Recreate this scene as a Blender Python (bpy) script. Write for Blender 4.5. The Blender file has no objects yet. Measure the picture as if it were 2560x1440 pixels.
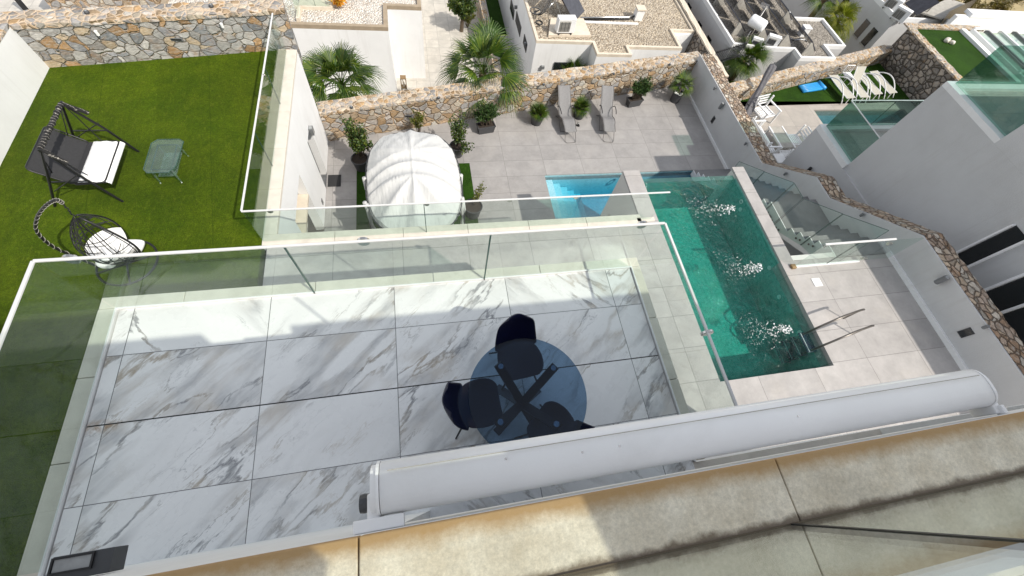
import bpy, math, random
from mathutils import Vector, Matrix
random.seed(7)
C = bpy.context.scene.collection
PI = math.pi
rad = math.radians

# ------------------------------------------------------------------ camera
FPX = 1027.2096                      # focal length in pixels of the 2560 px wide photograph
RM = [[0.979006, -0.158362, 0.128334], [-0.083935, -0.88695, -0.454174], [0.18575, 0.433867, -0.881621]]
CAM = Vector((0, 0, 4.0))
cd = bpy.data.cameras.new('camera'); cam = bpy.data.objects.new('camera', cd); C.objects.link(cam)
cd.sensor_width = 36; cd.lens = FPX / 2560 * 36; cd.clip_start = 0.02; cd.clip_end = 2000
m3 = Matrix((RM[0], [-a for a in RM[1]], [-a for a in RM[2]])).transposed()
cam.matrix_world = Matrix.Translation(CAM) @ m3.to_4x4()
bpy.context.scene.camera = cam

# ------------------------------------------------------------------ light
SUN = Vector((0.632, -0.621, 1.0)).normalized()      # towards the sun
elev = math.asin(SUN.z); azim = math.atan2(SUN.x, SUN.y)
w = bpy.data.worlds.new('World'); bpy.context.scene.world = w; w.use_nodes = True
wn = w.node_tree.nodes; bg = wn['Background']
sky = wn.new('ShaderNodeTexSky'); sky.sky_type = 'NISHITA'; sky.sun_disc = False
sky.sun_elevation = elev; sky.sun_rotation = azim; sky.air_density = 1.0; sky.dust_density = 1.2
hs = wn.new('ShaderNodeHueSaturation'); hs.inputs['Saturation'].default_value = 0.28; w.node_tree.links.new(sky.outputs[0], hs.inputs['Color']); w.node_tree.links.new(hs.outputs[0], bg.inputs[0]); bg.inputs[1].default_value = 0.15
sd = bpy.data.lights.new('sun', 'SUN'); sd.energy = 2.8; sd.angle = rad(0.55); sd.color = (1, 0.94, 0.845)
so = bpy.data.objects.new('sun', sd); C.objects.link(so); so.location = SUN * 40
so.rotation_euler = SUN.to_track_quat('Z', 'Y').to_euler()
sc = bpy.context.scene
sc.view_settings.view_transform = 'Standard'; sc.view_settings.look = 'None'
sc.view_settings.exposure = 0.63; sc.view_settings.gamma = 1
try:
    sc.cycles.max_bounces = 10; sc.cycles.transparent_max_bounces = 24; sc.cycles.glossy_bounces = 3
    sc.cycles.diffuse_bounces = 4; sc.cycles.caustics_reflective = False; sc.cycles.caustics_refractive = False
except Exception: pass

# ------------------------------------------------------------------ measuring: where a ray of the survey meets a known plane
def ray(px, py):
    v = Vector(((px - 1280) / FPX, (py - 720) / FPX, 1.0))
    return Vector([sum(RM[k][i] * v[k] for k in range(3)) for i in range(3)])
def G(px, py, z):
    v = ray(px, py); return CAM + v * ((z - CAM.z) / v.z)
def GX(px, py, x):
    v = ray(px, py); return CAM + v * (x / v.x)
def GY(px, py, y):
    v = ray(px, py); return CAM + v * (y / v.y)
def zm(x0, y0, s): return lambda a, b: (x0 + a / s, y0 + b / s)
ZA = zm(0, 0, 2.977); ZB = zm(680, 0, 3.6); ZC = zm(1260, 0, 3.6); ZD = zm(1860, 0, 3.6); ZS = zm(1800, 360, 3.2724)

# ------------------------------------------------------------------ levels (metres)
DK = -2.8        # pool deck and lawn
LO = -5.65       # lower patio
NB = -5.95       # neighbour's yard
RZ = -5.55       # neighbours' flat roofs
L2 = -8.5        # street side ground below

# ------------------------------------------------------------------ materials
MATS = {}
class NT:
    def __init__(s, name):
        s.m = bpy.data.materials.new(name); s.m.use_nodes = True
        s.t = s.m.node_tree; s.n = s.t.nodes; s.n.clear()
        s.out = s.n.new('ShaderNodeOutputMaterial')
    def new(s, typ, **kw):
        q = s.n.new('ShaderNode' + typ)
        for k, v in kw.items():
            if k.startswith('i_'):
                q.inputs[int(k[2:]) if k[2:].isdigit() else k[2:].replace('_', ' ')].default_value = v
            else: setattr(q, k, v)
        return q
    def lk(s, a, b): s.t.links.new(a, b)
    def val(s, x, sock):
        if isinstance(x, (int, float)): sock.default_value = x
        elif isinstance(x, tuple): sock.default_value = x
        else: s.lk(x, sock)
    def math(s, op, a, b=0.0, c=None, clamp=False):
        q = s.n.new('ShaderNodeMath'); q.operation = op; q.use_clamp = clamp
        s.val(a, q.inputs[0]); s.val(b, q.inputs[1])
        if c is not None: s.val(c, q.inputs[2])
        return q.outputs[0]
    def mix(s, fac, a, b, blend='MIX'):
        q = s.n.new('ShaderNodeMix'); q.data_type = 'RGBA'; q.blend_type = blend
        s.val(fac, q.inputs[0])
        for x, k in ((a, 6), (b, 7)):
            if isinstance(x, tuple): q.inputs[k].default_value = (*x[:3], 1)
            else: s.lk(x, q.inputs[k])
        return q.outputs[2]
    def noise(s, vec, scale, detail=4, rough=0.55, dist=0.0, out=0):
        q = s.new('TexNoise'); q.inputs['Scale'].default_value = scale; q.inputs['Detail'].default_value = detail
        q.inputs['Roughness'].default_value = rough; q.inputs['Distortion'].default_value = dist
        if vec is not None: s.lk(vec, q.inputs['Vector'])
        return q.outputs[out]
    def ramp(s, fac, stops, interp='LINEAR'):
        q = s.new('ValToRGB'); q.color_ramp.interpolation = interp; e = q.color_ramp.elements
        while len(e) < len(stops): e.new(0.5)
        for k, (p, c) in enumerate(stops):
            e[k].position = p; e[k].color = (*c, 1) if len(c) == 3 else c
        s.lk(fac, q.inputs[0]); return q.outputs[0]
    def rng(s, x, a, b, c=0.0, d=1.0):
        q = s.new('MapRange'); s.lk(x, q.inputs[0])
        for k, v in zip((1, 2, 3, 4), (a, b, c, d)): q.inputs[k].default_value = v
        return q.outputs[0]
    def coord(s, which='Object'): return s.new('TexCoord').outputs[which]
    def mapping(s, vec, loc=(0, 0, 0), rot=(0, 0, 0), scale=(1, 1, 1)):
        q = s.new('Mapping'); s.lk(vec, q.inputs[0]); q.inputs[1].default_value = loc
        q.inputs[2].default_value = rot; q.inputs[3].default_value = scale; return q.outputs[0]
    def bump(s, h, strength=0.3, dist=0.02, normal=None):
        q = s.new('Bump'); q.inputs['Strength'].default_value = strength; q.inputs['Distance'].default_value = dist
        s.lk(h, q.inputs['Height'])
        if normal is not None: s.lk(normal, q.inputs['Normal'])
        return q.outputs[0]
    def bsdf(s, col, rough=0.5, metal=0.0, spec=0.5, normal=None):
        q = s.new('BsdfPrincipled'); s.val(col if not isinstance(col, tuple) else (*col[:3], 1), q.inputs['Base Color'])
        s.val(rough, q.inputs['Roughness']); q.inputs['Metallic'].default_value = metal
        q.inputs['Specular IOR Level'].default_value = spec
        if normal is not None: s.lk(normal, q.inputs['Normal'])
        return q.outputs[0]
    def done(s, sh):
        s.lk(sh, s.out.inputs[0]); return s.m

def plain(name, col, rough=0.5, var=0.12, scale=3.0, metal=0.0, spec=0.5, bump=0.0, bscale=60, dirt=0.0, dirtcol=(0.25, 0.2, 0.15), streak=0.0):
    t = NT(name); co = t.coord()
    n = t.noise(co, scale, 5, 0.6)
    f = t.rng(n, 0.3, 0.7, 1 - var, 1 + var * 0.6)
    c = t.new('Mix', data_type='RGBA', blend_type='MULTIPLY'); c.inputs[0].default_value = 1
    c.inputs[6].default_value = (*col, 1); t.lk(f, c.inputs[7]); cc = c.outputs[2]
    if dirt:
        d = t.noise(co, scale * 0.6, 6, 0.7, 0.6)
        cc = t.mix(t.rng(d, 0.5, 0.8, 0, dirt), cc, dirtcol)
    if streak:
        s1 = t.noise(t.mapping(co, scale=(7, 7, 0.35)), 1.0, 5, 0.65); s2 = t.noise(co, 0.5, 4, 0.6)
        cc = t.mix(t.math('MULTIPLY', t.rng(s1, 0.52, 0.75, 0, streak), t.rng(s2, 0.4, 0.65)), cc, dirtcol)
    nm = t.bump(t.noise(co, bscale, 3), bump, 0.01) if bump else None
    return t.done(t.bsdf(cc, rough, metal, spec, nm))

def tiles(name, col, x0, dx, y0, dy, jw=0.010, rough=0.42, joint=0.62, blot=0.14, warm=(0.50, 0.45, 0.39), swap=False):
    t = NT(name); co = t.coord(); sp = t.new('SeparateXYZ'); t.lk(co, sp.inputs[0])
    ux = t.math('DIVIDE', t.math('SUBTRACT', sp.outputs[0], x0), dx); uy = t.math('DIVIDE', t.math('SUBTRACT', sp.outputs[1], y0), dy)
    def jm(u, d):
        fr = t.math('FRACT', u); dd = t.math('MULTIPLY', t.math('MINIMUM', fr, t.math('SUBTRACT', 1.0, fr)), d)
        return t.math('LESS_THAN', dd, jw / 2)
    j = t.math('MAXIMUM', jm(ux, dx), jm(uy, dy))
    cv = t.new('CombineXYZ'); t.lk(t.math('FLOOR', ux), cv.inputs[0]); t.lk(t.math('FLOOR', uy), cv.inputs[1])
    wn_ = t.new('TexWhiteNoise', noise_dimensions='3D'); t.lk(cv.outputs[0], wn_.inputs['Vector'])
    off = t.new('VectorMath', operation='SCALE'); t.lk(wn_.outputs[1], off.inputs[0]); off.inputs['Scale'].default_value = 30
    ad = t.new('VectorMath', operation='ADD'); t.lk(co, ad.inputs[0]); t.lk(off.outputs[0], ad.inputs[1])
    n = t.noise(ad.outputs[0], 2.2, 7, 0.65, 0.4); n2 = t.noise(ad.outputs[0], 14, 5, 0.7); n3 = t.noise(co, 0.5, 4)
    f = t.math('ADD', t.rng(n, 0.3, 0.7, 1 - blot, 1 + blot), t.rng(n2, 0.3, 0.7, -0.05, 0.05))
    f = t.math('MULTIPLY', f, t.rng(wn_.outputs[0], 0, 1, 0.94, 1.05)); f = t.math('MULTIPLY', f, t.rng(n3, 0.35, 0.65, 0.93, 1.05))
    c = t.mix(1.0, col, f, 'MULTIPLY')
    c = t.mix(t.rng(t.noise(co, 1.1, 5, 0.6), 0.52, 0.75, 0, 0.35), c, tuple(a * 0.92 for a in warm))
    c = t.mix(t.math('MULTIPLY', j, joint), c, (0.10, 0.095, 0.09))
    nm = t.bump(t.math('SUBTRACT', n2, t.math('MULTIPLY', j, 1.5)), 0.12, 0.004)
    return t.done(t.bsdf(c, t.rng(n, 0.3, 0.7, rough - 0.08, rough + 0.12), 0, 0.45, nm))

def marble(name):
    t = NT(name); co = t.coord(); sp = t.new('SeparateXYZ'); t.lk(co, sp.inputs[0])
    x0, dx, y0, dy = -1.61, 1.195, 1.02, 0.61
    ux = t.math('DIVIDE', t.math('SUBTRACT', sp.outputs[0], x0), dx); uy = t.math('DIVIDE', t.math('SUBTRACT', sp.outputs[1], y0), dy)
    def jd(u, d):
        fr = t.math('FRACT', u); return t.math('MULTIPLY', t.math('MINIMUM', fr, t.math('SUBTRACT', 1.0, fr)), d)
    j = t.math('LESS_THAN', t.math('MINIMUM', jd(ux, dx), jd(uy, dy)), 0.0032)
    gap = t.math('LESS_THAN', t.math('ABSOLUTE', t.math('SUBTRACT', sp.outputs[1], 1.02)), 0.0055)
    cv = t.new('CombineXYZ'); t.lk(t.math('FLOOR', ux), cv.inputs[0]); t.lk(t.math('FLOOR', uy), cv.inputs[1])
    wn_ = t.new('TexWhiteNoise', noise_dimensions='3D'); t.lk(cv.outputs[0], wn_.inputs['Vector'])
    # mirrored slabs: flip x in some tiles (book-matched veins)
    flip = t.math('SUBTRACT', t.math('MULTIPLY', t.math('GREATER_THAN', wn_.outputs[0], 0.72), 2.0), 1.0)
    flip = t.math('MULTIPLY', flip, -1.0)
    lx = t.math('MULTIPLY', t.math('MULTIPLY', t.math('SUBTRACT', t.math('FRACT', ux), 0.5), dx), flip)
    ly = t.math('MULTIPLY', t.math('FRACT', uy), dy)
    lv = t.new('CombineXYZ'); t.lk(lx, lv.inputs[0]); t.lk(ly, lv.inputs[1])
    off = t.new('VectorMath', operation='SCALE'); t.lk(wn_.outputs[1], off.inputs[0]); off.inputs['Scale'].default_value = 40
    ad = t.new('VectorMath', operation='ADD'); t.lk(lv.outputs[0], ad.inputs[0]); t.lk(off.outputs[0], ad.inputs[1])
    # stretched along the diagonal
    mp = t.mapping(t.mapping(ad.outputs[0], rot=(0, 0, rad(-43))), scale=(0.42, 1.45, 1))
    warp = t.noise(mp, 5.0, 5, 0.6, out=1)
    wv = t.new('VectorMath', operation='MULTIPLY_ADD'); t.lk(warp, wv.inputs[0]); wv.inputs[1].default_value = (0.22, 0.22, 0.22); t.lk(mp, wv.inputs[2])
    def ridge(scale, w, det=6, r=0.55):
        n = t.noise(wv.outputs[0], scale, det, r)
        return t.rng(t.math('ABSOLUTE', t.math('SUBTRACT', n, 0.5)), 0.0, w, 1.0, 0.0)
    v1 = ridge(1.6, 0.026); v2 = ridge(3.4, 0.016); v3 = ridge(7.5, 0.02)
    m1 = t.rng(t.noise(mp, 1.3, 3), 0.42, 0.54); m2 = t.rng(t.noise(mp, 2.1, 3, 0.5, 0.3), 0.49, 0.61)
    a = t.math('MULTIPLY', v1, m1); b = t.math('MULTIPLY', v2, m2); c3 = t.math('MULTIPLY', t.math('MULTIPLY', v3, m2), 0.55)
    soft = t.math('MULTIPLY', t.rng(t.math('ABSOLUTE', t.math('SUBTRACT', t.noise(wv.outputs[0], 1.5, 4, 0.5), 0.5)), 0, 0.075, 1, 0), t.math('MULTIPLY', m1, 0.55))
    v = t.math('MAXIMUM', t.math('MAXIMUM', t.math('MULTIPLY', a, 0.95), t.math('MULTIPLY', b, 0.7)), t.math('MAXIMUM', t.math('MULTIPLY', c3, 0.6), soft))
    cloud = t.rng(t.noise(wv.outputs[0], 2.0, 5), 0.3, 0.7, 0.93, 1.02)
    base = t.mix(1.0, (0.83, 0.83, 0.83), cloud, 'MULTIPLY')
    vein = t.mix(t.rng(t.noise(ad.outputs[0], 3, 3), 0.42, 0.62), (0.22, 0.225, 0.24), (0.38, 0.32, 0.25))
    c = t.mix(v, base, vein)
    dirt = t.math('MULTIPLY', t.rng(t.noise(co, 1.7, 6, 0.7, 1.0), 0.58, 0.8, 0, 1), 0.22)
    c = t.mix(dirt, c, (0.5, 0.49, 0.46))
    # rust stain where the drain gap meets the left kerb
    dv = t.new('VectorMath', operation='DISTANCE'); t.lk(t.mapping(co, scale=(0.5, 1.6, 1)), dv.inputs[0]); dv.inputs[1].default_value = (-2.86 * 0.5, 1.01 * 1.6, 0)
    st = t.math('MULTIPLY', t.rng(dv.outputs['Value'], 0.015, 0.11, 1, 0), t.rng(t.noise(co, 25, 4), 0.35, 0.6))
    c = t.mix(t.math('MULTIPLY', st, 0.8), c, (0.30, 0.16, 0.06))
    c = t.mix(j, c, (0.16, 0.16, 0.165)); c = t.mix(gap, c, (0.012, 0.012, 0.012))
    return t.done(t.bsdf(c, t.rng(t.noise(co, 6, 4), 0.3, 0.7, 0.22, 0.36), 0, 0.5))

def stone(name, scale, stops, mortar=(0.50, 0.36, 0.24), mw=0.055, bump=0.9, squash=(1, 1, 1.25), rot=0.0, streak=0.0):
    t = NT(name); co = t.coord()
    co = t.mapping(co, rot=(0, rot, 0), scale=squash)
    wv = t.new('VectorMath', operation='MULTIPLY_ADD'); t.lk(t.noise(co, 3.0, 3, out=1), wv.inputs[0]); wv.inputs[1].default_value = (0.16, 0.16, 0.16); t.lk(co, wv.inputs[2])
    vo = t.new('TexVoronoi', feature='F1'); vo.inputs['Scale'].default_value = scale; t.lk(wv.outputs[0], vo.inputs['Vector'])
    ve = t.new('TexVoronoi', feature='DISTANCE_TO_EDGE'); ve.inputs['Scale'].default_value = scale; t.lk(wv.outputs[0], ve.inputs['Vector'])
    sp = t.new('SeparateColor'); t.lk(vo.outputs['Color'], sp.inputs[0])
    c = t.ramp(sp.outputs[0], stops, 'CONSTANT')
    n = t.noise(co, 11, 6, 0.7, 0.8); n2 = t.noise(co, 38, 4, 0.7)
    c = t.mix(1.0, c, t.rng(sp.outputs[1], 0, 1, 0.7, 1.25), 'MULTIPLY')
    c = t.mix(1.0, c, t.rng(n, 0.25, 0.75, 0.6, 1.35), 'MULTIPLY')
    c = t.mix(t.rng(t.noise(co, 4, 5, 0.6, 0.5), 0.55, 0.72, 0, 0.55), c, (0.34, 0.19, 0.08))
    if streak:
        sn = t.noise(t.mapping(co, rot=(0, 0.9, 0), scale=(1, 1, 4.5)), 7, 6, 0.7, 1.2)
        c = t.mix(t.rng(sn, 0.5, 0.68, 0, streak), c, (0.50, 0.49, 0.46)); c = t.mix(t.rng(sn, 0.46, 0.30, 0, streak), c, (0.10, 0.10, 0.105))
    ed = t.math('ADD', ve.outputs['Distance'], t.math('MULTIPLY', t.math('SUBTRACT', n2, 0.5), 0.05))
    mm = t.rng(ed, mw * 0.45, mw, 1, 0)
    c = t.mix(mm, c, mortar)
    h = t.math('ADD', t.rng(ed, 0, mw * 2.4, 0, 1), t.math('MULTIPLY', n, 0.45))
    h = t.math('ADD', h, t.math('MULTIPLY', sp.outputs[2], 0.5))
    return t.done(t.bsdf(c, 0.8, 0, 0.3, t.bump(h, bump, 0.06)))

def gravel(name, c1, c2, c3, scale=26):
    t = NT(name); co = t.coord()
    vo = t.new('TexVoronoi', feature='F1'); vo.inputs['Scale'].default_value = scale; t.lk(co, vo.inputs['Vector'])
    ve = t.new('TexVoronoi', feature='DISTANCE_TO_EDGE'); ve.inputs['Scale'].default_value = scale; t.lk(co, ve.inputs['Vector'])
    sp = t.new('SeparateColor'); t.lk(vo.outputs['Color'], sp.inputs[0])
    c = t.ramp(sp.outputs[0], [(0, c1), (0.5, c2), (1, c3)])
    c = t.mix(1, c, t.rng(t.noise(co, 1.2, 4), 0.3, 0.7, 0.85, 1.12), 'MULTIPLY')
    c = t.mix(t.rng(ve.outputs['Distance'], 0.0, 0.14, 0.75, 0), c, (0.06, 0.05, 0.04))
    h = t.math('SUBTRACT', 1.0, vo.outputs['Distance'])
    return t.done(t.bsdf(c, 0.9, 0, 0.2, t.bump(h, 1.0, 0.05)))

def turf(name, c1, c2, c3, seams=0.0):
    t = NT(name); co = t.coord()
    a = t.noise(co, 90, 3, 0.7); b = t.noise(co, 1.3, 5, 0.65, 0.5); d = t.noise(t.mapping(co, rot=(0, 0, 0.6), scale=(3, 1, 1)), 4, 5, 0.7, 1.0)
    c = t.mix(t.rng(b, 0.36, 0.66), c1, c2); c = t.mix(t.rng(d, 0.54, 0.74, 0, 0.55), c, c3)
    c = t.mix(1, c, t.rng(a, 0.3, 0.7, 0.55, 1.45), 'MULTIPLY')
    c = t.mix(1, c, t.rng(t.noise(co, 22, 4, 0.75), 0.3, 0.7, 0.72, 1.28), 'MULTIPLY'); c = t.mix(1, c, t.rng(t.noise(co, 0.45, 3, 0.5), 0.35, 0.65, 0.86, 1.14), 'MULTIPLY')
    if seams:
        sp = t.new('SeparateXYZ'); t.lk(t.mapping(co, rot=(0, 0, rad(-9))), sp.inputs[0]); fr = t.math('FRACT', t.math('DIVIDE', t.math('ADD', sp.outputs[0], t.math('MULTIPLY', t.noise(co, 6, 3), 0.02)), 2.0))
        c = t.mix(t.math('MULTIPLY', t.math('LESS_THAN', t.math('ABSOLUTE', t.math('SUBTRACT', fr, 0.5)), 0.004), seams), c, (0.02, 0.04, 0.002))
        c = t.mix(1, c, t.rng(t.math('GREATER_THAN', t.math('FRACT', t.math('DIVIDE', sp.outputs[0], 4.0)), 0.5), 0, 1, 0.95, 1.05), 'MULTIPLY')
    return t.done(t.bsdf(c, 0.85, 0, 0.12, t.bump(a, 1.0, 0.02)))

def leafmat(name, c1, c2, c3, trans=0.25, rough=0.45):
    t = NT(name); g = t.new('NewGeometry')
    c = t.ramp(g.outputs['Random Per Island'], [(0, c1), (0.55, c2), (1, c3)])
    c = t.mix(1, c, t.rng(t.noise(t.coord(), 2.5, 3), 0.3, 0.7, 0.65, 1.3), 'MULTIPLY')
    p = t.bsdf(c, rough, 0, 0.35); tr = t.new('BsdfTranslucent'); t.lk(t.mix(1, c, (1.5, 1.7, 0.5), 'MULTIPLY'), tr.inputs[0])
    mx = t.new('MixShader'); mx.inputs[0].default_value = trans; t.lk(p, mx.inputs[1]); t.lk(tr.outputs[0], mx.inputs[2])
    return t.done(mx.outputs[0])

def glassmat(name, tint, rough=0.0, spec=0.045, veil=0.0, veilcol=(0.7, 0.78, 0.74)):
    t = NT(name); lw = t.new('LayerWeight'); lw.inputs['Blend'].default_value = 0.5
    f = t.math('MULTIPLY_ADD', t.math('POWER', lw.outputs['Facing'], 4.5), 0.9, spec, clamp=True)
    tr = t.new('BsdfTransparent'); tr.inputs[0].default_value = (*tint, 1)
    gl = t.new('BsdfGlossy'); gl.inputs[0].default_value = (0.95, 0.97, 0.96, 1); gl.inputs['Roughness'].default_value = rough
    base = tr.outputs[0]
    if veil:
        d = t.new('BsdfDiffuse'); d.inputs[0].default_value = (*veilcol, 1)
        k = t.rng(t.noise(t.coord(), 3, 5, 0.6), 0.3, 0.7, veil * 0.6, veil * 1.4)
        mv = t.new('MixShader'); t.lk(k, mv.inputs[0]); t.lk(base, mv.inputs[1]); t.lk(d.outputs[0], mv.inputs[2]); base = mv.outputs[0]
    mx = t.new('MixShader'); t.lk(f, mx.inputs[0]); t.lk(base, mx.inputs[1]); t.lk(gl.outputs[0], mx.inputs[2])
    return t.done(mx.outputs[0])

def water(name, tint, wave=5.0, strength=0.35, spec=0.03, glint=0.0, glintcol=(0.02, 0.3, 0.22)):
    t = NT(name); co = t.coord()
    n1 = t.noise(co, wave, 4, 0.6, 1.2); n2 = t.noise(t.mapping(co, rot=(0, 0, 0.7), scale=(1, 2.2, 1)), wave * 2.6, 3, 0.6, 0.8)
    h = t.math('ADD', n1, t.math('MULTIPLY', n2, 0.4)); nm = t.bump(h, strength, 0.06)
    lw = t.new('LayerWeight'); lw.inputs['Blend'].default_value = 0.5; t.lk(nm, lw.inputs['Normal'])
    f = t.math('MULTIPLY_ADD', t.math('POWER', lw.outputs['Facing'], 4.5), 0.85, spec, clamp=True)
    tr = t.new('BsdfTransparent'); tr.inputs[0].default_value = (*tint, 1)
    base = tr.outputs[0]
    if glint:  # pale crests and ripple glints put into the diffuse colour
        d = t.new('BsdfDiffuse'); d.inputs[0].default_value = (*glintcol, 1); t.lk(nm, d.inputs['Normal'])
        k = t.math('ADD', t.rng(h, 0.52, 0.92, 0.0, glint * 3.0), t.math('MULTIPLY', t.math('MULTIPLY', t.rng(t.math('ABSOLUTE', t.math('SUBTRACT', n2, 0.5)), 0.0, 0.03, 1.0, 0.0), t.rng(n1, 0.45, 0.7)), glint * 2.2))
        mv = t.new('MixShader'); t.lk(k, mv.inputs[0]); t.lk(base, mv.inputs[1]); t.lk(d.outputs[0], mv.inputs[2]); base = mv.outputs[0]
    gl = t.new('BsdfGlossy'); gl.inputs['Roughness'].default_value = 0.03; t.lk(nm, gl.inputs['Normal'])
    mx = t.new('MixShader'); t.lk(f, mx.inputs[0]); t.lk(base, mx.inputs[1]); t.lk(gl.outputs[0], mx.inputs[2])
    return t.done(mx.outputs[0])

def absorb(m, col, dens):
    n = m.node_tree.nodes; v = n.new('ShaderNodeVolumeAbsorption'); v.inputs[0].default_value = (*col, 1); v.inputs[1].default_value = dens
    o = [q for q in n if q.type == 'OUTPUT_MATERIAL'][0]; m.node_tree.links.new(v.outputs[0], o.inputs['Volume']); return m

def mosaic(name, c1, c2, s=0.035, joint=(0.3, 0.4, 0.38), ripple=0.0):
    t = NT(name); co = t.coord(); g = t.new('NewGeometry')
    v = t.new('VectorMath', operation='SCALE'); t.lk(co, v.inputs[0]); v.inputs['Scale'].default_value = 1 / s
    fl = t.new('VectorMath', operation='FLOOR'); ao = t.new('VectorMath', operation='ADD'); t.lk(v.outputs[0], ao.inputs[0]); ao.inputs[1].default_value = (0.37, 0.41, 0.39); t.lk(ao.outputs[0], fl.inputs[0])
    wn_ = t.new('TexWhiteNoise', noise_dimensions='3D'); t.lk(fl.outputs[0], wn_.inputs['Vector'])
    c = t.mix(wn_.outputs[0], c1, c2)
    fr = t.new('VectorMath', operation='FRACTION'); t.lk(ao.outputs[0], fr.inputs[0]); sp = t.new('SeparateXYZ'); t.lk(fr.outputs[0], sp.inputs[0])
    nn = t.new('SeparateXYZ'); t.lk(g.outputs['Normal'], nn.inputs[0])
    j = 0.0
    for k in range(3):
        m = t.math('MULTIPLY', t.math('LESS_THAN', sp.outputs[k], 0.12), t.math('LESS_THAN', t.math('ABSOLUTE', nn.outputs[k]), 0.5))
        j = m if k == 0 else t.math('MAXIMUM', j, m)
    c = t.mix(t.math('MULTIPLY', j, 0.7), c, joint)
    return t.done(t.bsdf(c, 0.35, 0, 0.4))

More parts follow.
